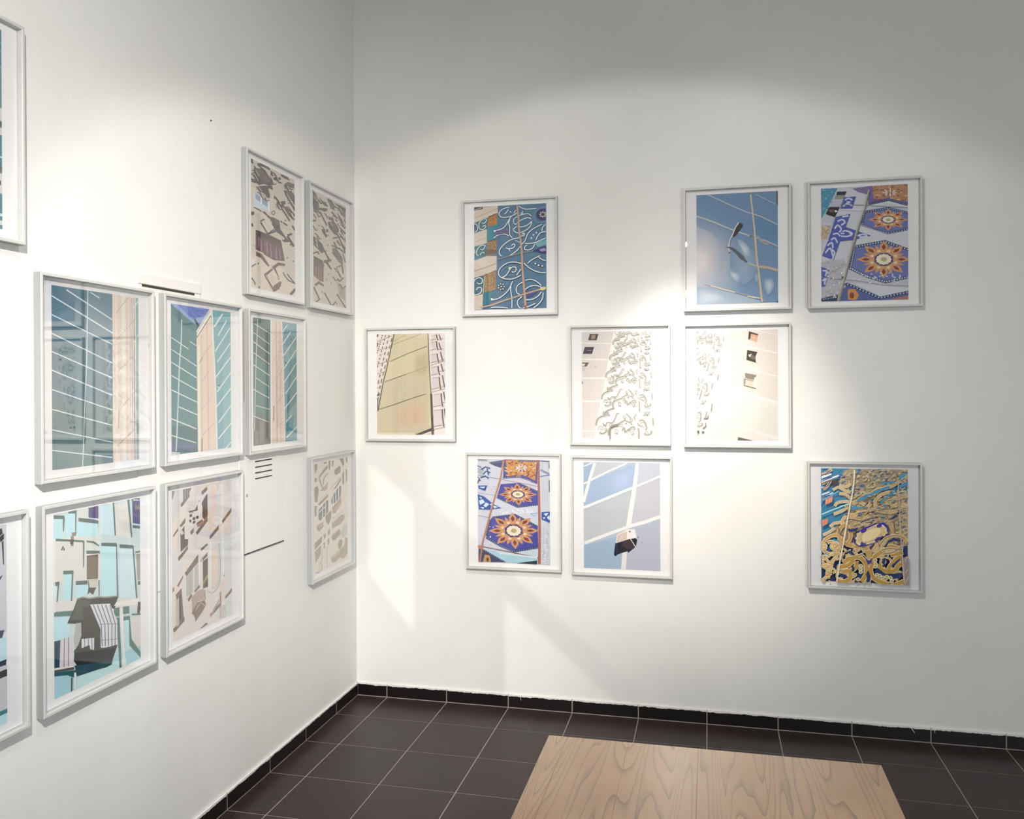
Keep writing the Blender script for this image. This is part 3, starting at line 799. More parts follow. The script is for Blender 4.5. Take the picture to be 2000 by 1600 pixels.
a.P('#5b4b3f', '386 800 426 770 426 1000 388 1012'); a.P('#9c9160', '388 960 426 890 426 925 390 985'); a.SS('#f0e9e2', 7, '380 780 384 1015;430 745 430 1010')
a.P('#84786c', '184 1075 226 1030 240 1230 185 1325'); a.P('#c8c2bb', '186 1100 204 1080 206 1290 186 1310'); a.P('#55473c', '208 1060 220 1050 220 1250 208 1262')
a.PS('#7f7266', '190 985 236 905 236 925 200 1000;155 1010 168 995 166 1030 156 1040')
a.S('#9c948c', 4, '512 655 520 760 520 900 508 990 460 1048 420 1030', curved=True); a.S('#b6aea6', 3, '505 660 505 960 450 1010', curved=True)
a.P('#bda79c', '300 1080 345 1030 388 1012 405 1060 395 1100 350 1110 305 1195'); a.P('#8c7668', '300 1200 345 1120 400 1100 410 1140 385 1190 330 1270 322 1230'); a.S('#d8c9bf', 5, '330 1180 370 1120 405 1150'); a.S('#a2968d', 8, '400 1020 405 1100')
a.S('#8f7a6c', 10, '520 1040 522 1250'); a.S('#b0a196', 12, '515 1100 480 1160 445 1235'); a.E('#a39a94', 549, 912, 5, 10); a.P('#cfc8c0', '520 1150 560 1140 560 1240 520 1250')

a = art('L10', '300 240 640 185 638 1275 303 1403', '#eee4d8')
TN, TD, TG = '#b09a7c', '#8d7b62', '#8f8b78'
a.P('#e8dfd3', '300 240 450 215 440 560 300 650')
a.PS('#93866f', '300 250 330 248 330 300 305 360;343 385 400 300 435 262 435 300 390 350 350 400;390 235 425 228 425 248 400 250;446 220 466 218 460 320 446 310;480 220 498 218 492 285 480 280;505 320 560 275 570 300 565 350 520 378 505 360;555 200 600 195 606 260 598 290 575 240;622 190 638 188 638 250 626 240;585 360 604 330 604 480 588 480;622 320 636 315 636 440 624 470;303 400 325 395 322 435 303 440;300 500 330 480 345 520 330 650 305 650;300 690 325 690 320 800 303 800')
a.P('#c2a688', '356 535 440 440 430 500 380 540'); a.S(TN, 14, '350 400 370 470 400 530 430 500', curved=True); a.S('#9b8f7a', 10, '440 350 400 400 390 470', curved=True)
a.PS('#9a8c74', '336 670 430 580 440 570 440 600 350 690;500 520 570 405 575 430 520 520')
a.S('#cfc6b8', 6, '330 650 430 560'); a.SS('#8f8a84', 5, '460 520 570 400;480 540 575 430')
a.P('#6d7263', '410 640 440 640 440 760 410 800'); a.P('#6f7566', '470 640 480 600 560 480 575 500 570 600 500 690 475 680'); a.P('#7d8271', '340 740 410 650 412 800 360 850 340 830')
a.PS('#565c78', '362 720 378 700 380 770 366 800;388 690 402 670 402 760 390 780;500 590 512 575 514 650 500 660;524 560 540 540 540 620 526 640;348 740 356 730 358 750 348 760')
a.SS('#f3f1ee', 8, '345 700 412 640 412 800 360 850;382 680 382 830;345 760 412 700;480 570 570 480;490 590 490 690;518 545 518 660;548 510 546 640;485 695 560 630')
a.P('#9a8a6f', '410 800 470 745 470 830 440 900 415 860'); a.P(TN, '480 720 570 610 575 680 510 780 482 780'); a.P('#c7b08e', '500 740 560 660 555 700 515 760')
a.P(TN, '322 900 390 860 390 910 350 960 325 940'); a.P('#cdb898', '332 905 384 872 380 900 345 925')
a.P('#b3a48e', '470 880 560 800 604 800 606 850 560 900 480 940'); a.P('#a59683', '466 1010 540 950 562 960 560 1010 500 1070 480 1060'); a.P('#a29580', '302 1080 375 1010 375 1070 303 1150')
a.P('#ad9f8a', '303 1165 368 1100 362 1200 310 1285'); a.PS('#a0937f', '390 1000 412 980 412 1020 400 1050;435 960 455 935 455 990 438 1010;388 1090 405 1070 404 1130 396 1150;430 1050 450 1030 450 1090 436 1110')
a.SS('#f1eae0', 7, '303 1150 560 940;460 900 610 760;560 940 565 1010;465 830 470 1100;380 960 386 1130;425 930 428 1080')
a.E('#a59678', 560, 1110, 22, 50, 0.15); a.P('#b7a78b', '466 1240 600 1130 612 1040 636 1060 634 1220 590 1270 560 1250 500 1300 470 1290')
a.P('#cdbfa6', '480 1230 560 1160 555 1200 490 1250'); a.S('#d9c9b8', 12, '380 1140 370 1260 330 1390', curved=True); a.S('#c6ad9a', 9, '350 1290 375 1310 360 1370 310 1390', curved=True); a.S('#d2cabc', 8, '425 1120 425 1350')
a.S('#b9b3aa', 5, '480 840 620 740 636 800'); a.P('#ced1cc', '560 1000 600 900 630 900 632 1010 590 1050')

# --- right-hand wall (back wall of the corner)
def lined(a, col, dark, w, lines, curved=True, extra=1.9):
    ls = [pp(l_) for l_ in lines.split(';')]
    for l_ in ls: a.S(dark, w * extra, l_, curved=curved)
    for l_ in ls: a.S(col, w, l_, curved=curved)

a = art('R1', '926 403 1065.6 395.7 1065.6 602.4 927.7 604.6', '#4a7390')
a.at(920, 390, 13.3333)
a.PS('#3f7f8c', '1380 240 1700 230 1750 260 1400 330;1600 600 1720 560 1700 760 1560 700;700 460 760 460 760 600 700 600;1200 1290 1280 1250 1290 1450 1190 1440')
a.P('#d2c4b4', '60 140 690 140 690 360 420 470 60 640')
a.PS('#d2c4b4', '60 850 410 760 410 1120 60 1240'); a.P('#2f3444', '70 180 310 170 300 230 80 270'); a.dots('#c8c4bc', (100, 250), (280, 190), 6, 14)
a.SS('#8f6f5c', 9, '110 460 690 210;110 1090 400 980;320 190 560 160'); a.SS('#e6ddd0', 8, '80 300 690 120;100 520 680 300;80 870 410 780')
a.P('#3d6f7a', '70 600 430 450 420 740 80 880'); a.P('#3d6f7a', '70 1220 390 1130 385 1467 80 1467')
a.PS('#4a4a6a', '70 620 130 620 150 760 80 800')
a.P('#2f8090', '420 700 560 640 740 640 620 780 600 1020 420 1080')
a.P('#a8763c', '440 450 680 360 670 640 430 690'); a.P('#8e7048', '420 1080 670 1020 660 1400 400 1467 400 1300'); a.P('#6f5638', '400 1310 660 1260 655 1400 400 1440')
a.S('#33251e', 22, '445 440 680 345'); a.S('#33342c', 16, '440 1080 670 1020')
_r = random.Random(3)
for k in range(46):
    x, y = _r.uniform(450, 655), _r.uniform(440, 650)
    a.E(_r.choice(['#d99a4a', '#c8843c', '#8f5f2e']), x, y, 16, 9, _r.uniform(0, 3), 6)
for k in range(46):
    x, y = _r.uniform(425, 650), _r.uniform(1090, 1290)
    a.E(_r.choice(['#c9a06a', '#b0824c', '#5f5a3c']), x, y, 15, 8, _r.uniform(0, 3), 6)
DKB, WB = '#1d3352', '#d3e0ea'
a.SS('#7f9bbd', 8, '760 480 900 470 950 560 860 640;780 540 840 500 880 560;700 740 900 560;1020 700 1030 400;930 760 940 900;760 960 920 960 1020 1060;760 1040 860 1000 860 1080;1080 440 1060 900;1560 520 1620 700;1480 1000 1560 1040 1640 960')
lined(a, WB, DKB, 26, '990 180 820 230 730 330 760 430 900 450 1080 400 1190 330;960 240 920 310 860 370;1000 290 1040 320;1160 250 1110 340;1240 150 1320 210 1450 235 1700 215;1560 420 1480 360 1350 370 1180 440 1100 520 1120 620 1190 620;1560 490 1450 460 1300 520 1190 590;1570 570 1520 700 1380 810 1230 860 1130 830 1100 760 1180 690;1200 700 1340 700 1480 640 1560 560;1340 280 1320 350 1280 330')
lined(a, WB, DKB, 28, '600 800 780 760 900 660 1000 480 1040 440;1000 500 975 620 1000 700 1000 900 1070 990;600 980 700 920 860 890 980 940;1250 990 1060 1030 880 1140 750 1290 740 1420 800 1467;900 1250 980 1290 1000 1340;1040 1190 1110 1150 1130 1200 1080 1260 980 1270;1000 1460 1180 1330 1300 1180 1400 1060 1460 900 1600 760 1830 640;1830 820 1850 720 1920 640;1670 1060 1720 950 1800 860 1930 830;1390 1140 1550 1140 1700 1100 1930 1000;1640 1160 1590 1260 1480 1310 1380 1290 1400 1210 1450 1190;1290 950 1370 930 1370 870 1310 900')
lined(a, WB, '#274a5c', 20, '400 500 330 490 240 560 210 660 240 760 330 760 390 690 360 660 300 700;400 500 400 540 340 610 290 590;90 620 150 640 180 720 160 800 100 860;370 1180 270 1190 180 1280 150 1400 200 1460;370 1180 360 1240 310 1300 250 1280;350 1400 330 1370 280 1380 240 1440;90 1280 110 1340 100 1400')
a.PS('#dfe6ee', '590 780 640 800 640 840 590 830;590 960 630 980 600 1010')
a.SS('#d4e2ec', 14, '1130 1050 1290 1130'); a.P('#6a5f86', '610 840 900 780 960 760 960 900 860 880 620 930')
for x, y in ((1690, 860), (1615, 920), (1560, 1000)): a.E('#d8e4ee', x, y, 24, 22)
a.E('#2f2c66', 1860, 380, 170, 150); a.S('#a3a4cf', 12, '1940 190 1740 240 1640 380 1660 520 1760 590 1940 560', curved=True); a.S('#8d94c4', 8, '1930 150 1690 220 1600 380 1620 540 1740 610', curved=True)
for k in range(8): a.E('#d6d2a8', 1860 + 70 * math.cos(k * PI / 4), 380 + 62 * math.sin(k * PI / 4), 30, 15, k * PI / 4 + 0.3, 8)
a.P('#2a2470', '1580 1350 1760 1260 1940 1210 1940 1420 1800 1400 1700 1360'); a.P('#6fa6b4', '1640 1140 1940 1040 1940 1180 1720 1250')
a.P('#9a94c6', '1760 1300 1900 1260 1940 1330 1840 1360 1790 1340')
a.at(920, 500, 13.3333)
a.PS('#d2c4b4', '70 130 420 0 670 0 670 360 340 500 80 570;85 1030 320 980 310 1400 85 1400')
a.S('#8c7a64', 16, '85 400 400 290 660 190'); a.P('#3d6676', '85 580 330 520 315 980 85 1010'); a.S('#d9cf9f', 18, '360 520 325 980')
a.P('#9a7c54', '370 500 650 390 650 880 365 950')
for k in range(90):
    x, y = _r.uniform(385, 635), _r.uniform(440, 900)
    a.E(_r.choice(['#c9a46c', '#b07c50', '#4a3d2c', '#8a8a4a', '#a8643c']), x, y, 20, 9, _r.uniform(0, 3), 6)
a.P('#2c7288', '330 960 660 900 560 1040 500 1230 320 1300')
lined(a, WB, '#22344c', 26, '90 680 130 600 240 560 310 620 290 700 220 720 170 690;90 1000 200 990 280 920 280 830 200 820 150 880')
lined(a, WB, DKB, 28, '1300 200 1150 165 960 180 780 300 715 430 760 540 900 600 1080 600 1290 510;1000 370 940 470 860 540 800 560;1000 370 1060 300 1160 300 1160 390 1090 430 1060 400;1290 350 1180 510;1370 190 1500 310 1640 390 1800 440 1930 440;1460 200 1600 90 1780 0;1750 40 1850 110 1930 130;540 1140 700 1110 860 1010 990 860 1080 660;1040 800 1030 900 1060 1100 1060 1360;1330 690 1220 760 1170 860 1190 960 1260 1010;1400 640 1560 620 1700 680 1820 780;1400 880 1520 800 1680 780 1830 830;1820 940 1720 1060 1560 1140 1400 1150;1320 1060 1230 1140 1200 1230 1240 1330 1300 1370;1860 960 1840 1120 1740 1260 1600 1370;1340 1360 1480 1320 1660 1240;530 1340 660 1330 860 1340 960 1360')
a.SS('#8aa6c4', 10, '780 420 840 340 960 270;880 540 980 500 1100 500 1200 420;1240 830 1300 760;1640 260 1700 160 1560 200;1640 260 1760 320 1900 370;720 960 760 900 900 760 1010 640;1290 1200 1420 1240 1560 1200')
a.E('#22344c', 790, 800, 100, 105)
for k in range(7): a.E('#dbe8f0', 790 + 75 * math.cos(k * 0.9), 800 + 75 * math.sin(k * 0.9), 20, 18, 0, 8)
a.E('#dbe8f0', 790, 800, 22, 18, -0.7, 8)
for x, y in ((1665, 210), (1745, 250), (1840, 270)): a.E('#22344c', x, y, 40, 40); 
for x, y in ((1665, 210), (1745, 250), (1840, 270)): a.E('#dbe8f0', x, y, 24, 24)
a.P('#4a4380', '1420 920 1560 880 1740 890 1700 960 1560 1060 1440 1080'); a.P('#e8e4c0', '990 290 1040 300 1010 350 970 340'); a.P('#d8e4ea', '520 1080 600 1120 540 1170')
a.at(920, 390, 13.3333); GR = '#c09c84'
a.S('#8f8f88', 26, '700 1560 900 1500 1280 1400 1600 1340', curved=True); a.S(GR, 44, '1200 150 1230 450 1250 800 1290 1100 1310 1290 1320 1467', curved=True)
a.at(920, 500, 13.3333)
a.S('#c4977c', 50, '1320 0 1330 300 1360 700 1385 980 1410 1380', curved=True); a.SS('#b9a484', 40, '260 1340 560 1270 900 1150 1250 1040 1600 930 1940 840'); a.P('#b05048', '1380 1290 1440 1290 1440 1380 1390 1380'); a.P('#d9cf96', '1780 850 1860 810 1930 820 1930 880 1850 910 1780 890')

a = art('R2', '735 653.4 866 652.4 868 848 737 846.8', '#cfc4a4')
a.at(700, 625, 6.275)
a.P('#e6dbd4', '220 175 435 175 240 1110 225 1110'); a.P('#e8dcd8', '840 172 1045 172 1058 1400 905 1400 880 900 855 500')
a.soft('#cfc4a4', '#d8b99c', '480 1030 850 950 870 1300 500 1320 380 1200', 10, 1.0, 0.3)
a.P('#d6cba9', '430 180 840 180 850 560 320 750'); a.soft('#d2c8a6', '#c2b792', '690 440 840 400 850 680 690 700', 6, 1.0, 0.5)
a.P('#e0d8b4', '235 1370 680 1370 700 1398 235 1393')
a.S('#6d6244', 9, '820 905 640 960 430 1035 250 1090'); a.S('#7d7250', 9, '830 330 640 400 380 510'); a.S('#7c7150', 9, '570 670 320 758'); a.S('#a69b7a', 6, '840 575 570 670'); a.S('#9c9070', 6, '760 175 600 240 400 310')
a.S('#a39a7a', 5, '570 190 420 270'); a.S('#5d5138', 13, '430 180 400 330 355 540 300 780 240 1110'); a.S('#d9d0b6', 6, '420 190 390 330 340 540 285 780 236 1040')
a.S('#6b6043', 11, '842 180 850 400 860 620 882 900 893 1150 905 1390'); a.S('#4f432f', 24, '882 900 895 1180 905 1395', w2=30); a.S('#d4caa6', 7, '838 600 855 830 870 1300')
a.P('#463828', '680 1398 800 1350 905 1310 905 1350 760 1398'); a.P('#5b4a38', '890 1320 925 1330 912 1400 890 1400'); a.S('#efe7da', 10, '780 1398 880 1360')
KB = '#5d4e42'; KL = '#9c8f86'
for x, y, w, h in ((880, 190, 60, 70), (880, 270, 60, 110), (880, 420, 70, 110), (885, 570, 76, 110), (895, 700, 80, 150), (910, 900, 90, 160), (915, 1090, 100, 210)):
    a.P('#dccfd0', [(x, y + 14), (x + w, y), (x + w + 8, y + h - 20), (x + 6, y + h)])
    a.S(KB, 15, [(x + w + 2, y), (x + w + 8, y + h * 0.5), (x + w + 22, y + h)]); a.S(KL, 9, [(x - 5, y + h), (x + w, y + h - 18)]); a.S(KL, 6, [(x, y + 16), (x + w, y + 2)])
for x, y, w, h in ((960, 190, 40, 70), (955, 290, 45, 90), (970, 400, 50, 110), (975, 540, 52, 100), (985, 680, 60, 150), (1010, 880, 50, 140), (1030, 1080, 40, 200)):
    a.S(KB, 13, [(x + w - 28, y), (x + w - 16, y + h * 0.5), (x + w, y + h)]); a.S(KL, 8, [(x - 5, y + h), (x + w + 20, y + h - 22)])
a.S('#b9a69c', 9, '885 885 1058 840'); a.S('#b08f80', 8, '930 1330 1058 1305'); a.S(KL, 7, '880 560 1045 505')
for k, (x0, y0, x1, y1) in enumerate(((330, 190, 225, 600), (370, 190, 235, 800), (290, 190, 222, 420), (405, 230, 230, 960))):
    n = 9
    for j in range(n):
        t = j / n; t2 = (j + 0.55) / n
        a.S(KB, 11, [(x0 + (x1 - x0) * t, y0 + (y1 - y0) * t), (x0 + (x1 - x0) * t2, y0 + (y1 - y0) * t2)])
a.SS('#a2948a', 8, '222 270 400 200;222 380 385 330;225 545 370 500;228 660 330 630;232 780 310 755;228 830 300 800;232 930 270 915'); a.PS(KB, '222 180 245 178 240 205 222 215;222 285 245 280 236 320 222 340;228 910 268 890 260 915 230 930;232 950 248 940 240 1110 232 1110')

a = art('R3', '1357.8 379.4 1517.7 370.3 1519 588.8 1357.5 593.4', '#7593b2')
a.at(1320, 345, 5.817)
a.P('#6b8db1', '220 200 1150 147 1155 700 900 640 560 520 220 300'); a.P('#7090b2', '220 300 560 520 900 640 1155 700 1158 1420 220 1440')
a.soft('#6b8db1', '#5f86ae', '870 380 1155 520 1155 760 900 660', 5, 1.1, 0.6)
a.soft('#7090b2', '#b2bac8', '150 520 430 560 620 720 720 1000 620 1300 300 1400 100 1300 60 800', 12, 1.25, 0.55)
a.soft('#b0b9c8', '#f0e6e4', '120 640 360 690 460 860 440 1080 300 1200 120 1220 40 900', 12, 1.25, 0.25)
a.P('#a3b4c6', '220 1235 650 1315 950 1400 960 1425 220 1445'); a.soft('#a3b4c6', '#c2ccd6', '220 1260 480 1300 560 1380 400 1430 220 1440', 6, 1.0, 0.4)
a.soft('#7f9cbc', '#97abc4', '660 820 860 860 880 1060 760 1180 640 1060', 7, 1.2, 0.4)
a.soft('#8ba3bd', '#ccd3da', '700 720 790 760 830 860 780 890 740 820', 6, 1.25, 0.4); a.soft('#90a8c0', '#c6cfda', '600 1060 700 1100 690 1180 620 1130', 6, 1.2, 0.4); a.soft('#7f9cba', '#c0cad6', '1000 1180 1080 1160 1100 1240 1040 1310', 6, 1.25, 0.4); a.soft('#7090b2', '#98aec8', '880 1080 930 1100 920 1200 890 1160', 5, 1.2, 0.4)
a.S('#b4bec6', 14, '340 190 560 290 780 385 960 440 1150 530'); a.S('#c3c7bf', 16, '225 440 420 505 600 580 800 650 900 685'); a.S('#b7b5ae', 16, '900 680 1030 720 1150 775'); a.S('#98a4a8', 26, '910 660 1000 745 1050 740', curved=True)
a.S('#c0bfa9', 16, '800 960 870 990 940 1010'); a.S('#c0b09c', 30, '940 1010 1040 1020 1150 1050'); a.S('#c2ad90', 9, '310 1215 500 1260 660 1300 960 1375 1010 1400'); a.S('#e8dcc4', 12, '380 1228 520 1268 660 1304'); a.S('#e2d6c0', 12, '800 1350 960 1372')
a.S('#a9b6c4', 10, '890 185 1000 240 1130 300'); a.S('#8f9f90', 24, '838 190 850 260'); a.S('#cdc0a8', 19, '840 190 866 420 890 640 910 900 935 1080 972 1415'); a.S('#b9a78c', 7, '876 640 896 900 915 1080 950 1380')
a.P('#2d2c33', '720 508 752 530 750 550 700 620 660 668 632 665 640 640 690 520'); a.S('#e9e6e2', 11, '706 508 668 560 636 640 612 690 590 760 592 850', curved=True); a.S('#3c3b40', 6, '650 650 620 690 604 740')
a.P('#545d66', '545 785 620 785 680 820 760 890 806 960 790 965 720 920 660 850 600 805'); a.E('#6b4a44', 595, 850, 8, 10); a.PS('#4c4f58', '1135 150 1155 148 1156 310 1140 310;1140 1400 1158 1400 1158 1418 1140 1418'); a.P('#6b7b62', '820 650 885 668 885 682 830 668')

def star(a, cx, cy, rx, ry, petals=8, rot=0.0, small=True, skew=0.0):
    def pt(r, t):
        x, y = r * rx * math.cos(t), r * ry * math.sin(t)
        return (cx + x + skew * y, cy + y)
    W = 2 * PI / petals
    if small:
        for k in range(petals):
            t = rot + (k + 0.5) * W
            a.P('#c99468', [pt(0.40, t - 0.22), pt(0.66, t - 0.10), pt(0.80, t), pt(0.66, t + 0.10), pt(0.40, t + 0.22)])
    for k in range(petals):
        t = rot + k * W
        a.P('#cb9768', [pt(0.36, t - 0.30), pt(0.60, t - 0.24), pt(0.74, t - 0.20), pt(1.0, t), pt(0.74, t + 0.20), pt(0.60, t + 0.24), pt(0.36, t + 0.30)])
    for k in range(petals):
        t = rot + k * W
        a.P('#7f2f28', [pt(0.52, t - 0.04), pt(0.66, t - 0.12), pt(0.82, t), pt(0.66, t + 0.12), pt(0.52, t + 0.04)])
    for k in range(petals):
        t = rot + (k + 0.5) * W
        a.E('#efc9a0', *pt(0.46, t), 0.075 * rx, 0.075 * ry, 0, 8)
    a.P('#5a2b26', [pt(0.33, 2 * PI * k / 24) for k in range(24)])
    a.P('#e9dfc9', [pt(0.28 * (1 + 0.06 * math.cos(12 * 2 * PI * k / 48)), 2 * PI * k / 48) for k in range(48)])
    a.P('#b9a878', [pt(0.12, 2 * PI * k / 12) for k in range(12)])

def beads(a, pts, n, r, back='#25305a', w=24, col='#aebbd6'):
    q = pp(pts); a.S(back, w, q)
    for i in range(len(q) - 1):
        a.dots(col, q[i], q[i + 1], n[i] if isinstance(n, (list, tuple)) else n, r)

a = art('R4', '1599.5 367.2 1771.8 357.6 1774 584.4 1601.7 588', '#bcc1c8')
a.at(1560, 330, 5.515)
a.P('#4a8ba6', '218 205 400 200 350 300 280 440 225 530'); 
for k in range(26): a.E(_r.choice(['#7fb4c8', '#2d6f92', '#5aa0a8']), _r.uniform(225, 360), _r.uniform(215, 440), 14, 6, _r.uniform(0, 3), 6)
a.P('#c6c9cf', '400 200 560 205 740 260 700 420 560 850 420 1420 228 1423 225 930'); a.P('#b4b4bc', '225 1000 480 960 420 1420 228 1423')
PB = '#6670a8'
a.P('#7b6a98', '560 205 760 175 750 240 720 268 620 240'); a.P('#6a5f9c', '730 230 760 176 1170 152 1170 380 960 320 740 370')
a.P('#b08460', '780 175 1165 155 1168 330 1060 335 960 300 860 320 790 310')
for k in range(60): a.E(_r.choice(['#c88a5c', '#8a4a3a', '#d8b088', '#a05c44', '#6f5a8c']), _r.uniform(790, 1160), _r.uniform(165, 330), 18, 7, _r.uniform(-0.6, 0.6), 6)
for k in range(8): a.E('#d9d3d0', 975 + 60 * math.cos(k * PI / 4), 248 + 24 * math.sin(k * PI / 4), 22, 7, k * PI / 4, 8)
beads(a, '735 372 960 325 1170 378', 10, 5); a.SS('#d0d3d8', 20, '740 400 960 350 1170 410')
a.P(PB, '700 455 960 418 1175 468 1175 640 960 690 665 590'); beads(a, '700 455 960 416 1175 466', 10, 7); beads(a, '665 592 800 650 950 688 1175 640', 8, 8); beads(a, '700 455 670 590', 6, 6)
star(a, 955, 540, 225, 118, 8, PI / 8 * 0 + PI / 2)
a.P('#cbcdd3', '640 600 800 655 950 700 1175 655 1175 850 920 770 600 830')
a.P(PB, '590 835 920 775 1175 865 1180 1165 940 1215 530 1060'); beads(a, '600 832 920 776 1180 868', [11, 9], 10, w=30); beads(a, '585 870 545 1060', 9, 9, w=28); beads(a, '535 1060 720 1150 930 1215 1180 1160', [8, 8, 9], 11, w=30)
star(a, 908, 970, 300, 205, 8, PI / 2, True)
a.P('#b9bcc4', '520 1075 700 1160 930 1235 1180 1180 1180 1310 880 1380 470 1215'); a.P('#c9cdd4', '600 1230 1180 1280 1180 1310 880 1378'); a.SS('#8b8d92', 10, '480 1190 700 1215 900 1250 1180 1260')
for k in range(40): a.E('#d6d6da', _r.uniform(520, 1100), _r.uniform(1110, 1240), 12, 6, 0, 6)
a.P('#4f5c94', '470 1220 870 1385 1180 1320 1180 1405 430 1420'); beads(a, '500 1232 870 1388 1180 1325', [11, 9], 10, w=30); a.P('#c98a48', '520 1290 600 1290 640 1360 610 1410 520 1405 515 1340'); a.E('#7a3a2c', 560, 1360, 25, 34); a.P('#a07060', '980 1400 1180 1360 1180 1405 980 1410')
a.P('#28304e', '228 1390 410 1350 400 1420 228 1423'); a.dots('#9aa6c8', (240, 1400), (400, 1375), 6, 9)
a.P('#2c3038', '395 238 500 236 480 275 385 275'); a.P('#8f8f80', '378 278 480 276 470 315 365 315'); a.P('#b4b7cb', '350 320 450 320 430 400 320 400'); a.P('#15161c', '310 405 425 405 370 515 270 480'); a.E('#6a4a5a', 335, 445, 32, 16); a.P('#e4e0dc', '376 435 400 450 380 465 366 450')
a.P('#b9bccb', '262 500 365 520 340 600 230 580'); a.P('#bfa892', '225 605 330 610 280 760 228 760')
for k in range(30): a.E(_r.choice(['#d8c4a4', '#8f7458', '#a9927a']), _r.uniform(232, 310), _r.uniform(615, 700), 9, 6, 0, 6)
BL2 = '#4a56a6'
a.P(BL2, '470 300 600 290 560 420 430 425'); a.P(BL2, '380 510 540 480 490 620 770 715 580 760 430 775 360 975 235 930 300 760')
a.PS(BL2, '228 1050 312 1080 270 1260 232 1265')
for d_ in ('480 330 520 310 560 330', '460 400 500 370 560 390', '500 350 540 355', '400 560 450 540 480 570 440 600', '370 640 400 600 440 640 420 680', '350 700 400 690 430 720', '330 760 370 740 400 790', '290 820 340 790 350 850', '270 900 320 850 350 930', '430 700 480 660 560 690 520 720 440 720', '600 720 680 700 720 718 640 735', '450 510 520 500', '240 1090 290 1100 270 1150', '240 1200 270 1180 260 1240', '340 860 370 900 350 950'):
    a.S('#c5cee6', 17, d_, curved=True)
a.E(BL2, 455, 690, 40, 18); a.E('#c5cee6', 455, 690, 24, 7); a.E('#c5cee6', 540, 690, 12, 10)
a.SS('#ccd0d8', 14, '225 580 330 600;230 760 300 770;440 430 700 440'); a.SS('#7e8084', 7, '430 380 700 385 960 402 1170 410;225 1160 480 1190')
for k in range(70): a.E(_r.choice(['#d4d2d2', '#c9b8b4', '#a9acb4']), _r.uniform(240, 500), _r.uniform(960, 1380), 14, 9, _r.uniform(0, 3), 6)
for k in range(20): a.E('#cfd1d6', _r.uniform(640, 1150), _r.uniform(700, 760), 14, 6, 0, 6)
a.S('#8d8a7e', 22, '745 220 700 420 620 650 560 860 480 1180 420 1420'); a.S('#c0bcae', 8, '735 220 690 420 610 650 550 860 470 1180 405 1420'); a.S('#4a4852', 5, '750 240 570 870 490 1190'); a.E('#3a3438', 458, 1165, 10, 13)

REL = '#a3a098'; RWH = '#f6f2ea'
RELIEF = (('0 120 14 60 50 25 100 10', 1.3), ('100 10 110 -30 150 -55 215 -75', 1.4), ('150 235 150 180 170 150 215 130 270 110', 1.5), ('270 110 275 95 320 70 335 60', 1.3),
                  ('40 200 70 215 110 200 120 170', 1.2), ('80 95 110 130 130 90 190 90 215 60', 1.0), ('210 60 230 25 240 -10 270 -20', 0.9), ('330 40 350 70 400 90 420 120', 0.9),
                  ('300 180 330 150 340 200 380 160', 1.2), ('380 190 400 150 440 140 450 170', 1.2), ('500 70 540 60 570 90 590 150 570 175', 1.3), ('480 90 500 120 540 130', 0.9),
                  ('490 150 498 200 498 290', 1.4), ('560 210 590 230 640 210 640 180', 1.4), ('660 40 664 120', 1.3), ('30 290 20 320 45 345 70 330 80 300', 1.0), ('75 300 90 330 78 350', 0.9),
                  ('560 300 580 330 620 320 630 290', 1.0), ('455 60 445 20 470 0', 0.9), ('350 -10 380 10 410 60', 0.9))
def relief(a, mp, w):
    # one repeat of the cast scroll work, as shadow strokes under raised bands
    for l_, k in RELIEF:
        q = [mp(p) for p in pp(l_)]
        a.S('#dad8d3', w * k * 2.1, [(x + w * 0.5, y + w * 0.6) for x, y in q], curved=True)
    for l_, k in RELIEF:
        q = [mp(p) for p in pp(l_)]
        a.S(REL, w * k * 1.0, q, curved=True)
    for x, y, r, a0 in ((62, 155, 34, 2.5), (175, 118, 26, 1.0), (235, 195, 30, 4.0), (300, 120, 24, 0.5), (405, 60, 26, 5.0), (425, 185, 28, 2.0), (545, 120, 38, 3.4), (595, 205, 26, 1.0), (48, 318, 26, 4.5), (600, 318, 30, 2.2), (330, 20, 22, 0.0), (120, 175, 22, 3.0)):
        pts = [mp((x + r * (1 - 0.75 * k / 14) * math.cos(a0 + k * 0.5), y + r * (1 - 0.75 * k / 14) * math.sin(a0 + k * 0.5))) for k in range(15)]
        a.S('#b9b6ae', w * 0.7, pts)
    for x, y in ((245, 215), (95, 120), (105, 345), (420, 225), (440, 215), (350, 100), (560, 345), (600, 345)):
        p = mp((x, y)); a.E('#958c80', p[0], p[1], w * 0.8, w * 0.6, 0, 8)

a = art('R5', '1134.6 648.7 1284.3 646.7 1285.6 855 1136.3 854.2', '#e0d8d4')
a.at(1100, 620, 5.926)
a.P('#e3dbd7', '205 700 460 700 350 1388 215 1388'); a.P(RWH, '575 165 1035 158 1062 1393 350 1393 420 1000 480 700'); a.P('#e9e2da', '1040 160 1092 158 1100 1393 1075 1393')
a.PS('#f6f0ea', '205 290 560 298 556 310 205 302;205 475 530 480 526 495 205 490;205 690 480 690 476 708 205 708;208 955 430 955 426 975 208 978;212 1300 370 1300 368 1314 212 1312;1040 690 1096 690 1096 708 1040 708;1040 300 1092 300 1092 310 1040 310')
a.P('#4b3c33', '300 190 400 193 378 265 280 265'); a.P('#a58f7c', '322 202 372 204 358 248 312 250'); a.P('#3b333c', '242 340 350 342 325 422 218 420'); a.S('#a8a0a4', 6, '262 378 322 380'); a.P('#6f5a3a', '208 520 290 520 265 565 208 565'); a.P('#e9e2dc', '210 530 250 535 236 560 210 560'); a.P('#d5ccc6', '210 570 255 570 240 620 210 620'); a.E('#4f4640', 212, 752, 8, 17); a.E('#b0a69c', 366, 568, 16, 5)
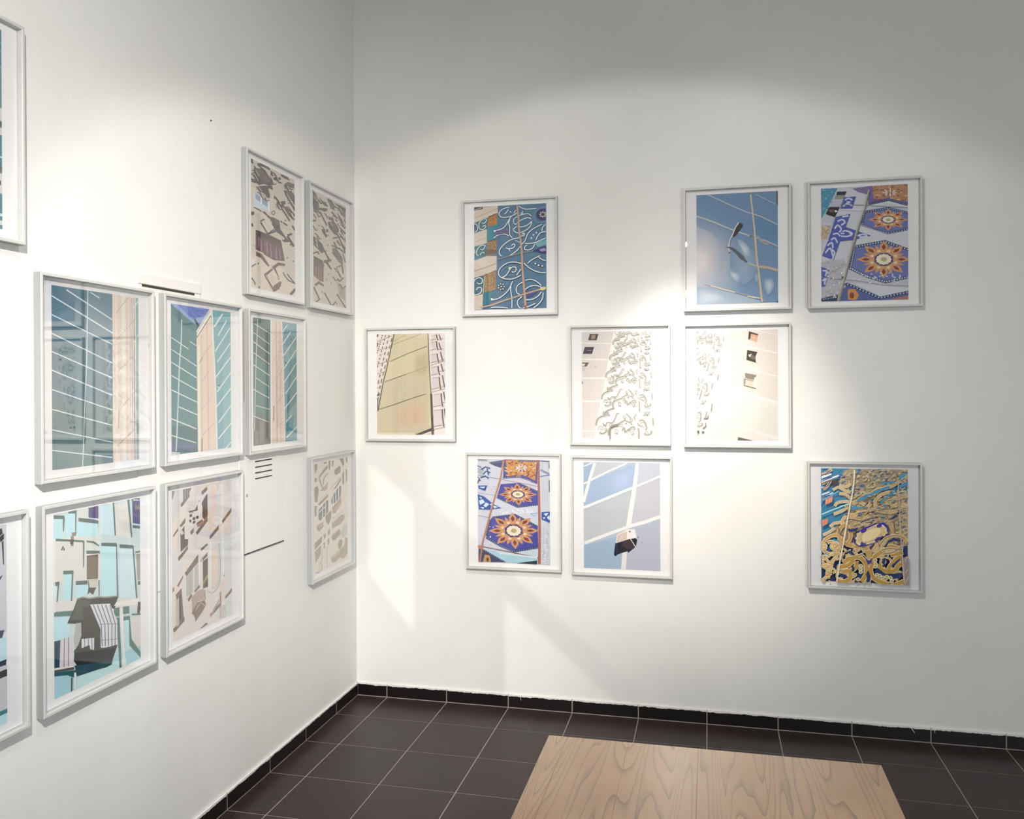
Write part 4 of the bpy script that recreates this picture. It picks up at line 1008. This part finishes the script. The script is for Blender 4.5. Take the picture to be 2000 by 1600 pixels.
for x0, y0, sx, sy, w in ((374, 1120, 1.0, 1.0, 12), (440, 840, 0.88, 0.82, 10), (488, 602, 0.79, 0.68, 8.5), (530, 412, 0.715, 0.56, 7.5), (565, 240, 0.66, 0.50, 6.5), (590, 130, 0.62, 0.35, 5)):
    relief(a, lambda p, x0=x0, y0=y0, sx=sx, sy=sy: (x0 + p[0] * sx, y0 + p[1] * sy), w)
a.S('#8f877a', 16, '540 1388 545 1270 575 1240 640 1225', curved=True)

a = art('R6', '1357.5 642.5 1518.6 641.6 1519.4 860 1357.8 858.3', '#e7dcd3')
a.at(1320, 615, 5.817)
a.P('#ece5dd', '400 700 1155 980 1160 1425 340 1420'); a.P(RWH, '218 160 590 160 520 560 430 900 330 1420 220 1415'); a.P('#efe6de', '220 1150 400 1180 380 1420 220 1415'); a.P('#e6e4da', '940 990 1158 1050 1158 1370 940 1300')
a.S('#f6f0e9', 14, '590 275 800 340 1150 425'); a.S('#f6f0e9', 15, '530 525 780 590 1150 690'); a.S('#f7f2ea', 20, '450 805 700 870 1150 985'); a.S('#f7f2ea', 18, '370 1190 700 1265 1155 1395'); a.S('#f3ece5', 10, '900 160 1155 215')
a.P('#453a32', '825 172 932 205 925 230 860 200 835 265 815 265'); a.P('#dca990', '850 200 930 222 916 300 838 270'); a.SS('#f0d8c8', 4, '850 235 922 258;885 212 875 286')
a.P('#3c342c', '805 385 925 410 910 435 900 470 905 525 925 538 795 498'); a.PS('#e6e0d8', '908 445 925 440 920 520 905 515;815 440 860 430 835 470'); a.P('#6f675c', '850 440 900 455 895 500 840 480')
a.P('#8f8375', '778 645 910 672 905 700 885 730 780 705'); a.P('#e2d0bc', '800 720 880 740 872 808 790 790'); a.S('#7c6f60', 8, '780 715 880 742'); a.P('#9c9184', '765 700 790 720 785 785 762 780'); a.S('#4c433a', 9, '762 788 905 828'); a.P('#ede7df', '885 705 912 690 905 815 882 800')
a.P('#6b6154', '698 1380 880 1423 800 1425 694 1420')
for p0, w, sx, sy, kx in (((-60, 1000), 12, 0.62, 0.95, -0.30), ((20, 680), 11, 0.60, 0.80, -0.30), ((105, 395), 9, 0.58, 0.66, -0.28), ((180, 165), 7.5, 0.55, 0.55, -0.26)):
    relief(a, lambda p, p0=p0, sx=sx, sy=sy, kx=kx: (p0[0] + p[0] * sx + kx * p[1] * sy, p0[1] + p[1] * sy + 0.12 * p[0] * sx), w)
a.S('#8f877c', 13, '300 1165 345 1160 352 1130', curved=True); a.S('#8f877c', 12, '290 1280 325 1250 320 1215', curved=True); a.E('#7d766b', 236, 1315, 14, 14); a.E('#7d766b', 292, 1322, 16, 12); a.S('#a59d92', 12, '400 990 385 1080'); a.S('#a59d92', 11, '476 660 462 720')

a = art('R7', '930.8 896.5 1069.2 898.9 1073.4 1103.2 933.1 1096.5', '#ccd0da')
a.at(900, 875, 6.276)
a.P('#9a9590', '193 135 310 140 310 165 200 160'); a.P('#50507a', '330 175 500 150 480 245 400 220 340 190'); a.P('#a9b4b8', '193 240 290 250 240 330 195 300')
PU = '#4b4a9e'
a.P('#5a528e', '515 140 920 150 915 440 760 370 690 350 500 370'); a.P('#c8935c', '530 150 910 150 890 400 760 330 560 330')
for k in range(90): a.E(_r.choice(['#e0a25e', '#b5603c', '#8a3a30', '#e8c090', '#dca060']), _r.uniform(535, 895), _r.uniform(155, 350), 20, 8, _r.uniform(-0.7, 0.7), 6)
for k in range(9): a.E('#d6d8e8', 722 + 50 * math.cos(k * 0.7), 245 + 28 * math.sin(k * 0.7), 22, 8, k * 0.7, 8)
beads(a, '500 365 700 355 820 390 915 445', [9, 6, 5], 6, w=18, col='#c2c6dc'); beads(a, '340 185 500 170', 8, 6, w=16); beads(a, '690 160 920 165', 10, 6, w=14)
a.P('#d3cadb', '470 390 700 370 940 450 940 530 720 430 470 430'); a.S('#8f9097', 8, '195 330 500 385 930 470 1075 505'); a.S('#a2a4ac', 6, '195 540 420 580'); a.S('#8f9097', 8, '205 820 340 850'); a.S('#8f9097', 6, '940 690 1075 715'); a.S('#82838a', 9, '970 985 1080 1000')
a.P(PU, '475 440 690 425 930 530 935 690 680 715 430 600'); beads(a, '690 430 930 535', 12, 6, w=18, col='#8f98c8'); beads(a, '430 600 680 718 930 690', [10, 9], 7, w=18, col='#8f98c8')
star(a, 685, 565, 235, 135, 8, PI / 2, True, 0.10)
a.P('#cfd3dd', '420 610 680 735 940 705 940 930 650 810 360 830'); 
for k in range(60): a.E('#e4e6ec', _r.uniform(470, 900), _r.uniform(740, 800), 13, 7, 0, 6)
a.P(PU, '365 850 650 810 930 960 940 1215 650 1265 300 1085'); beads(a, '380 848 650 812 930 962', [10, 11], 8, w=24, col='#6e78ae'); beads(a, '360 870 305 1085', 9, 7, w=22, col='#6e78ae'); beads(a, '305 1090 480 1190 640 1262 940 1212', [8, 8, 11], 9, w=26, col='#7c88b8')
star(a, 640, 1008, 310, 225, 8, PI / 2, True, 0.10)
a.P('#c5d4de', '295 1095 480 1200 640 1280 940 1230 940 1340 640 1280 250 1190'); a.P('#a9cfdc', '260 1230 560 1280 930 1350 930 1380 700 1405 540 1395'); a.S('#7f6a60', 12, '210 1190 480 1245 700 1290 1080 1370'); a.P('#d6dce4', '420 1260 930 1330 930 1350 480 1290')
a.P('#3b3f62', '215 1225 270 1232 545 1395 215 1390'); a.P('#24383e', '680 1408 930 1375 930 1425'); beads(a, '265 1235 540 1395', 12, 6, w=14); a.P('#c79a5e', '290 1300 350 1310 370 1390 270 1390'); a.E('#7a3a34', 325, 1360, 16, 26)
a.P('#ccd0d8', '945 150 1065 160 1085 1432 975 1425 950 700'); a.SS('#b2b4bc', 5, '985 380 990 660;1010 480 1012 660;1035 490 1038 680;1000 1000 1010 1400;1050 1000 1060 1420;975 180 980 280'); beads(a, '955 270 1060 320', 6, 8, w=20); a.SS('#34406a', 10, '945 160 1065 170;1055 185 1058 250;1060 390 1065 540'); a.S('#6b7bb0', 14, '950 350 1065 330')
for k in range(80): a.E(_r.choice(['#dfe1e6', '#bcbfc8']), _r.uniform(980, 1075), _r.uniform(1020, 1400), 10, 8, 0, 6)
for k in range(90): a.E(_r.choice(['#dfe1e6', '#bcc0ca']), _r.uniform(215, 420 - 0), _r.uniform(430, 1180), 9, 7, 0, 6) if k % 2 else None
a.P('#2f55a0', '975 780 1075 775 1078 915 975 870'); a.PS('#d9e4f2', '1000 800 1060 790 1030 830;1040 840 1075 820 1075 880 1050 860;990 850 1020 840 1010 870'); a.S('#8fb0d8', 9, '840 795 940 790 890 830 840 797')
a.P('#2f55a0', '200 560 280 590 390 680 490 730 350 750 215 745'); a.PS('#d2e0f0', '215 640 260 620 290 660 230 690;300 660 340 680 300 720 270 700;345 690 370 670 380 700;220 590 250 600 240 625;390 700 450 715 400 735;225 720 280 715 270 740')
a.P('#2f55a0', '205 455 315 455 290 520 210 490'); a.PS('#cfdcec', '225 470 290 468 275 490 230 480'); a.SS('#39588f', 14, '240 260 290 230 350 250;260 320 300 280 350 300;230 360 290 340 330 370;310 250 330 330;195 430 220 380'); a.PS('#d8e4f0', '270 260 300 250 300 280'); a.SS('#33406a', 8, '195 215 240 235;200 350 235 400')
RG = '#b07a68'
a.S(RG, 22, '515 140 470 380 400 620 340 850 270 1120 230 1390'); a.S('#a8685c', 24, '930 145 935 420 945 700 955 1000 958 1420', w2=34); a.S('#d2a890', 6, '506 160 462 380 392 620 330 850 260 1120'); a.E('#c08058', 228, 1200, 22, 18)

a = art('R8', '1137.3 901.2 1287 904.8 1290 1118 1139.2 1108.2', '#b4bfcb')
a.at(1100, 880, 6.039)
a.P('#a3b8d2', '225 380 300 350 820 160 790 440 235 660'); a.soft('#a3b8d2', '#b3c0de', '560 280 810 200 790 430 560 500', 7, 1.0, 0.4); a.P('#c0c3ca', '380 140 740 145 320 330'); a.P('#c6c8d4', '890 150 1130 150 1130 300 850 400'); a.P('#bdc4c6', '235 700 790 480 740 900 235 1070'); a.P('#c6c6ce', '850 440 1130 340 1138 780 800 880'); a.P('#9db4ca', '238 1110 640 1010 600 1240 680 1200 680 1400 240 1380'); a.P('#b6bbca', '880 920 1140 830 1147 1438 740 1400 750 1200 860 1100'); a.P('#9fb4cc', '225 140 330 140 228 560')
a.SS('#e9e6e2', 15, '232 180 330 138'); a.S('#ecebe8', 20, '230 385 310 345 500 250 740 145'); a.S('#ecebe8', 34, '360 140 300 330 230 600', w2=36); a.S('#edece9', 32, '232 665 500 560 800 440'); a.S('#eae4e6', 28, '840 425 980 370 1135 305'); a.S('#edebe6', 38, '862 150 830 430 760 900', w2=60); a.S('#edeae8', 38, '240 1085 500 990 760 900'); a.S('#eeecea', 42, '760 895 950 850 1138 785'); a.S('#e6e2df', 56, '720 1200 705 1405'); a.S('#f5f2ee', 6, '300 345 420 290')
a.P('#e6d9cf', '625 990 750 925 835 930 865 1045 840 1070 780 1040 610 1090'); a.P('#efe6e4', '745 930 835 930 860 1040 790 1035 742 1050'); a.PS('#c9b8aa', '640 1000 740 960 740 1040 620 1080'); a.P('#d6c6b8', '655 1005 735 975 735 1035 640 1065')
a.P('#171622', '605 1095 780 1045 850 1035 868 1060 850 1140 760 1210 750 1190 640 1225 610 1250 590 1230'); a.P('#3b2c30', '700 1075 790 1050 840 1140 760 1170 680 1120'); a.P('#1b2347', '605 1100 640 1100 620 1220 600 1235'); a.S('#e9e4da', 8, '785 1040 815 1090 850 1145'); a.E('#8a5c4c', 778, 958, 12, 9); a.E('#8a93a0', 925, 1092, 9, 8); a.E('#7b8088', 878, 1028, 8, 14)

a = art('R9', '1601 912.8 1773.2 918 1775 1145 1601.9 1136.7', '#b9a583')
a.at(1560, 890, 5.615)
BLU, NAV, PUR = '#3f86aa', '#1c2f5e', '#3c2f80'
a.P(BLU, '230 130 560 135 420 330 560 420 500 640 330 860 235 920'); a.P(NAV, '235 1100 420 900 760 1050 1200 1000 1208 1432 235 1385'); a.P('#2c5f8c', '235 920 440 880 450 1060 240 1130'); a.P('#3f7fa4', '560 520 760 340 1190 240 1190 420 860 480 560 620')
BG = '#b09d7e'; G1 = '#c0985c'; G2 = '#ad8843'; OL = '#dccdaa'
def gold(w, lines, col=G1, ol=OL, curved=True):
    ls = [pp(l_) for l_ in lines.split(';')]
    for l_ in ls: a.S(ol, w + 13, l_, curved=curved)
    for l_ in ls: a.S(col, w, l_, curved=curved)
a.P(BG, '480 160 600 135 1195 160 1190 220 1000 330 800 480 700 700 560 720 500 640 560 560 420 330', curved=False)
a.P('#bda27c', '640 500 860 520 1190 440 1200 900 900 960 500 900 420 760 560 700', curved=True)
_q = random.Random(11)
for k in range(150):
    x, y = _q.uniform(420, 1195), _q.uniform(140, 820)
    if x < 420 + (y - 140) * 0.1: continue
    a.E(_q.choice(['#3f86aa', '#2f6f9c', '#4a5f94', '#2c3f74']), x, y, _q.uniform(14, 34), _q.uniform(5, 10), _q.uniform(-0.7, 0.1), 8)
for k in range(120):
    x, y = _q.uniform(440, 1195), _q.uniform(150, 860); r = 14 + 34 * (y - 100) / 800
    a0 = _q.uniform(0, 6.28); dr = _q.choice((-1, 1)); n_ = 11
    pts = []
    for j in range(n_):
        t = a0 + dr * j * 0.42; rr = r * (1 - 0.045 * j)
        ex, ey = rr * math.cos(t) * 1.5, rr * math.sin(t) * 0.75
        pts.append((x + ex * 0.93 + ey * 0.36, y - ex * 0.36 + ey * 0.93))
    a.S('#e0d2b0', 15, pts); a.S(_q.choice(['#cbb283', '#c0a470', '#cfbb92']), 8, pts)
gold(22, '240 200 300 170 350 140;240 300 330 260 300 330 250 360;360 370 420 340 500 380 560 400;430 410 500 420 560 470;380 550 420 510 520 500 600 520;370 640 420 620 470 600 560 540;330 780 380 740 470 730;250 870 330 830 380 790;430 320 520 330 560 300', '#c8b08c')
gold(26, '560 560 680 600 770 540 780 500;640 520 700 440 780 420 860 370 1000 340 1180 240;560 520 640 500 720 540;840 560 830 500 900 430 1000 400;850 600 960 620 1090 600 1100 540 1060 500;900 540 980 500 1080 470 1190 440;1000 560 1100 540 1190 560;540 650 620 640 700 590 760 600;470 760 480 690 560 670 700 690 790 640', '#c9a878')
gold(30, '500 990 560 900 540 800 480 760 420 860 500 960 600 1000 740 1030 790 1060;560 980 640 990 760 1030;1000 760 1040 850 1000 900 860 980 820 1040;1040 860 1120 880 1190 960;440 890 380 870 300 900 250 960 260 1040 330 1080 420 1040 440 960 430 900;330 1290 350 1180 400 1100 430 1050;235 1200 330 1270;240 1380 340 1290', '#bb935a')
a.PS(BLU, '320 940 370 910 430 930 440 970 400 950 350 930;270 1060 300 1085 350 1070 390 1040 400 1050 350 1100 280 1110')
gold(24, '300 960 330 940 370 960 360 1010;380 1050 400 1000 440 980', '#b58f58')
for k in range(60):
    x, y = _q.uniform(240, 1110), _q.uniform(930, 1400); r = _q.uniform(30, 62)
    a0 = _q.uniform(0, 6.28); dr = _q.choice((-1, 1))
    pts = []
    for j in range(13):
        t = a0 + dr * j * 0.4; rr = r * (1 - 0.05 * j)
        ex, ey = rr * math.cos(t) * 1.25, rr * math.sin(t) * 0.9
        pts.append((x + ex * 0.95 + ey * 0.3, y - ex * 0.3 + ey * 0.95))
    a.S(OL, 24, pts); a.S('#b9955a', 14, pts)
gold(42, '440 1220 520 1210 580 1160 560 1130 500 1140;470 1180 560 1130 660 1120 730 1200 730 1300 680 1390;560 1270 620 1220 620 1160;460 1280 540 1270 550 1350 480 1390 400 1370;800 1190 780 1260 820 1350 920 1400 1000 1420;790 1180 830 1110 900 1060 1000 1000 1100 1030;880 1190 890 1240 960 1270 1010 1200 1080 1130 1130 1120;960 1280 1040 1270 1100 1200 1140 1200;1000 1090 1080 1080 1140 1060;1060 1420 1140 1390 1190 1370', G2)
a.PS(NAV, '470 1110 500 1060 560 1040 610 1090 590 1095 540 1065 500 1080 480 1130;930 1000 980 930 1040 905 1110 930 1110 950 1040 935 980 960 950 1010;910 1140 950 1120 940 1180 930 1210 912 1190;1010 1210 1090 1140 1120 1130 1060 1200 1020 1230;430 1290 500 1310 530 1340 500 1350 440 1330;640 1170 690 1200 680 1220 650 1200;570 1220 600 1220 600 1260 575 1280;1000 690 1060 650 1080 670 1020 700 980 690;520 800 600 800 640 780 620 830 540 830')
gold(20, '880 980 960 900 1060 880 1140 900;900 1040 1000 1020 1110 1040;930 1080 1040 1060 1120 1000;640 1100 700 1080', '#9c8560')
a.P('#37288a', '640 830 700 790 860 740 930 730 985 790 975 870 900 900 820 960 740 985 660 1000 600 960 590 900'); a.P(OL, '625 870 665 830 760 790 860 745 920 760 960 800 955 850 880 890 830 950 740 975 650 985 615 960')
a.P('#c0a880', '640 880 700 820 860 760 920 790 930 850 840 930 700 970 640 950', curved=True); a.P('#d9c796', '690 880 730 830 830 790 890 800 880 860 800 920 700 940', curved=True)
a.PS(PUR, '675 815 710 795 740 805 725 835 690 850 670 840;850 760 880 740 905 750 900 780 870 790 845 785;820 930 850 900 880 890 895 905 870 930 840 945;660 990 680 940 700 960 735 960 720 990 690 1000;765 1010 775 990 795 1005 780 1030;780 730 800 720 800 745 785 745')
a.SS('#33285c', 8, '600 960 590 900 640 850;960 760 980 800 970 870'); 
for x, y in ((640, 860), (625, 905), (632, 945), (905, 830), (940, 800), (950, 845), (925, 870)): a.E('#cdb878', x, y, 20, 17, 0, 8)
a.P(PUR, '720 1130 770 1160 800 1110 790 1170 755 1200'); a.PS(NAV, '730 1300 755 1260 780 1330 770 1390 735 1390 740 1340;1130 1290 1040 1300 960 1300 930 1290 850 1230 820 1280 900 1310 1010 1360 1130 1340;640 1300 700 1250 690 1310 650 1390 600 1400')
a.P('#b3925a', '720 1050 800 1040 790 1120 760 1150 730 1110'); a.S(OL, 7, '705 1090 725 1120 760 1150 800 1110 820 1070')
a.SS('#3a3658', 7, '800 600 800 650 760 640;800 605 850 650;700 720 780 690 900 670;1040 730 1050 850 1090 860;860 600 960 590;420 780 440 860 480 880'); a.E('#4c3c86', 1095, 600, 14, 14); a.P('#3a2f60', '780 508 815 508 800 530')
a.PS(BLU, '560 560 600 540 640 560 740 555 750 570 650 575 570 590;880 290 980 290 1030 270 1050 290 1000 305 890 310;1090 220 1130 200 1170 205 1150 250 1100 270;790 400 860 370 980 330 990 350 880 390 800 430;640 470 730 420 840 400 700 480 620 500;930 540 950 530 965 555 945 570;880 520 950 440 1030 390 1050 400 960 460 900 530;1080 330 1190 290 1190 320 1090 350;930 230 955 225 945 255 925 260;1000 480 1080 490 1070 500 1000 495')
a.PS('#54628c', '650 620 680 620 670 650 640 650;690 310 710 310 715 340 690 350'); a.SS('#6b5f5c', 6, '610 260 640 240 690 235 720 250;800 250 820 270 860 240;660 180 720 160 740 190;850 190 900 180;990 190 1060 180;500 250 540 230 560 270;450 290 500 300;640 390 600 385')
for k in range(70): a.E(_r.choice(['#d2c39c', '#9c8a74', '#8a7f8a', '#d6bf94']), _r.uniform(580, 1190), _r.uniform(140, 290), 16, 5, _r.uniform(-0.6, 0.2), 6)
for k in range(60): a.E(_r.choice(['#d9c090', '#a88856', '#7f6f54']), _r.uniform(620, 1190), _r.uniform(420, 700), 20, 4, _r.uniform(-0.5, 0.1), 6)
a.PS('#d9d6e4', '230 215 340 180 340 200 232 240;232 260 420 200 430 215 232 285;232 330 300 320 232 345;235 410 320 380 320 395 235 425;235 450 360 390 360 400 235 465'); a.SS('#34287c', 9, '232 270 350 225;240 150 300 135;330 150 280 190 240 200;330 270 300 320 240 340;232 455 320 420;232 545 260 500')
a.P('#453832', '355 265 425 240 410 300 340 330'); a.PS('#c07c66', '275 470 360 430 350 500 270 530;235 700 305 680 300 740 240 770'); a.SS('#e0b48c', 6, '290 470 285 520;320 455 315 510;340 445 335 500'); a.S('#a8d4f0', 12, '235 635 370 580 540 520'); a.S('#7fb8dc', 8, '240 480 420 380')
for x, y in ((850, 1310), (880, 1320), (915, 1340), (960, 1330), (1000, 1345), (1015, 1380), (640, 1360), (830, 1150), (835, 1190), (830, 1220), (670, 1210), (665, 1250), (670, 1280)):
    a.E(OL, x, y, 24, 20, 0, 10); a.E('#a8924e', x, y, 15, 12, 0, 8)
a.P('#8c8078', '1120 1130 1200 1100 1208 1432 1150 1425'); a.SS('#b5aca0', 9, '1140 940 1130 1130 1150 1400;1190 1110 1160 1160;1195 1250 1165 1290;1200 1330 1170 1400'); a.S('#5c5a70', 6, '1115 860 1130 980')
a.S('#dcd4c0', 14, '600 150 590 300 560 480 520 700 470 980 430 1200 400 1385', curved=True); a.S('#b0a290', 10, '1080 270 1100 600 1115 900 1140 1180 1160 1420', curved=True)

# ------------------------------------------------------------------ framed photographs
FW, FH, FB, FD = 0.502, 0.600, 0.004, 0.028     # outer size, back and front distance from the wall
LIP = 0.0095
def framed(key, wall, u, z, label, du=0.0, dz=0.0, row='', tilt=0.0):
    rot = 0.0 if wall == 'R' else PI / 2
    t = empty('framed_photograph', (u, 0, z) if wall == 'R' else (0, -u, z), label, 'framed picture', row)
    t.rotation_euler = (0, tilt, rot)
    # frame: four mitred mouldings with a rebate
    bm = bmesh.new()
    w, h = FW / 2, FH / 2
    prof = [(0.0, -FB), (0.0, -FD + 0.0012), (0.0012, -FD), (LIP - 0.0010, -FD), (LIP, -FD + 0.001), (LIP, -0.0095), (0.020, -0.0095), (0.020, -FB)]
    rings = []
    for ins, y in prof:
        rings.append([bm.verts.new((sx * (w - ins), y, sz * (h - ins))) for sx, sz in ((-1, 1), (1, 1), (1, -1), (-1, -1))])
    n = len(rings)
    for i in range(n):
        a_, b_ = rings[i], rings[(i + 1) % n]
        for k in range(4):
            f = bm.faces.new([a_[k], a_[(k + 1) % 4], b_[(k + 1) % 4], b_[k]])
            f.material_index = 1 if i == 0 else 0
    link('frame', bm, [M_FRAME, M_FRAME_SIDE], t)
    bm = bmesh.new(); box(bm, -w + 0.011, w - 0.011, -0.0092, -0.0052, -h + 0.011, h - 0.011)
    # white sheet sits just behind the rebate
    o = link('mount', bm, M_MAT, t); o.location.y = -0.0014
    p = ARTS[key].build('print', t); p.location = (-0.002 if wall == 'L' else 0.001, -0.0108, 0.0015)
    p.location.x += du; p.location.z += dz
    bm = bmesh.new(); box(bm, -w + LIP + 0.0004, w - LIP - 0.0004, -0.0222, -0.0202, -h + LIP + 0.0004, h - LIP - 0.0004)
    link('glass', bm, M_GLASS_HARD if key == 'L2' else M_GLASS, t)
    return t

TL, ML, BL_ = 'pictures high on the left wall', 'pictures in the middle row of the left wall', 'pictures in the bottom row of the left wall'
framed('L1', 'L', 2.536, 2.352, 'white framed picture of a teal and white facade, at the upper left edge', row=TL)
framed('L5', 'L', 0.887, 2.340, 'white framed picture of a stone facade with purple curtains in a dark window', row=TL)
framed('L6', 'L', 0.3263, 2.3357, 'white framed picture of an angular stone facade, high left of the corner', row=TL)
framed('L2', 'L', 1.9825, 1.6881, 'white framed picture of one teal tower, its glass mirroring pictures across the room', row=ML)
framed('L3', 'L', 1.4268, 1.6872, 'white framed picture of two teal towers and a cream one under a blue sky wedge', row=ML)
framed('L4', 'L', 0.8765, 1.6813, 'white framed picture of teal towers either side of a cream strip, above the vented hatch', row=ML)
framed('L7', 'L', 2.529, 1.024, 'white framed picture of a pale blue wall, at the lower left edge', row=BL_)
framed('L8', 'L', 1.98, 1.0252, 'white framed picture of a pale blue facade with a dark corrugated balcony', row=BL_)
framed('L9', 'L', 1.4263, 1.0255, 'white framed picture of a cream facade with brown slanting ledges and a looped cable', row=BL_)
framed('L10', 'L', 0.3227, 1.0241, 'white framed picture of round cream balconies, low left of the corner', row=BL_)
RW = 'pictures on the wall right of the corner'
framed('R1', 'R', 0.8606, 2.3222, 'white framed picture of blue scrolling mosaic with slanting white bands', row=RW)
framed('R2', 'R', 0.3171, 1.6709, 'white framed picture of a plain yellowish wall between window grids, nearest the corner', row=RW)
framed('R3', 'R', 1.9893, 2.3205, 'white framed picture of a street lamp against blue panels', row=RW)
framed('R4', 'R', 2.5664, 2.3196, 'white framed picture of orange star mosaic and black windows, topmost at far right', row=RW)
framed('R5', 'R', 1.4212, 1.6613, 'white framed picture of a wide white relief band right of three small dark windows', row=RW)
framed('R6', 'R', 1.9869, 1.6565, 'white framed picture of four small square windows right of a white relief edge', row=RW)
framed('R7', 'R', 0.8729, 1.0128, 'white framed picture of orange star mosaic on purple between two red joints', row=RW)
framed('R8', 'R', 1.4269, 1.0059, 'white framed picture of a pale blue panelled wall with a black cooling unit', row=RW)
framed('R9', 'R', 2.5615, 0.9945, 'white framed picture of swirling gold and blue ornament, alone at lower far right', row=RW)
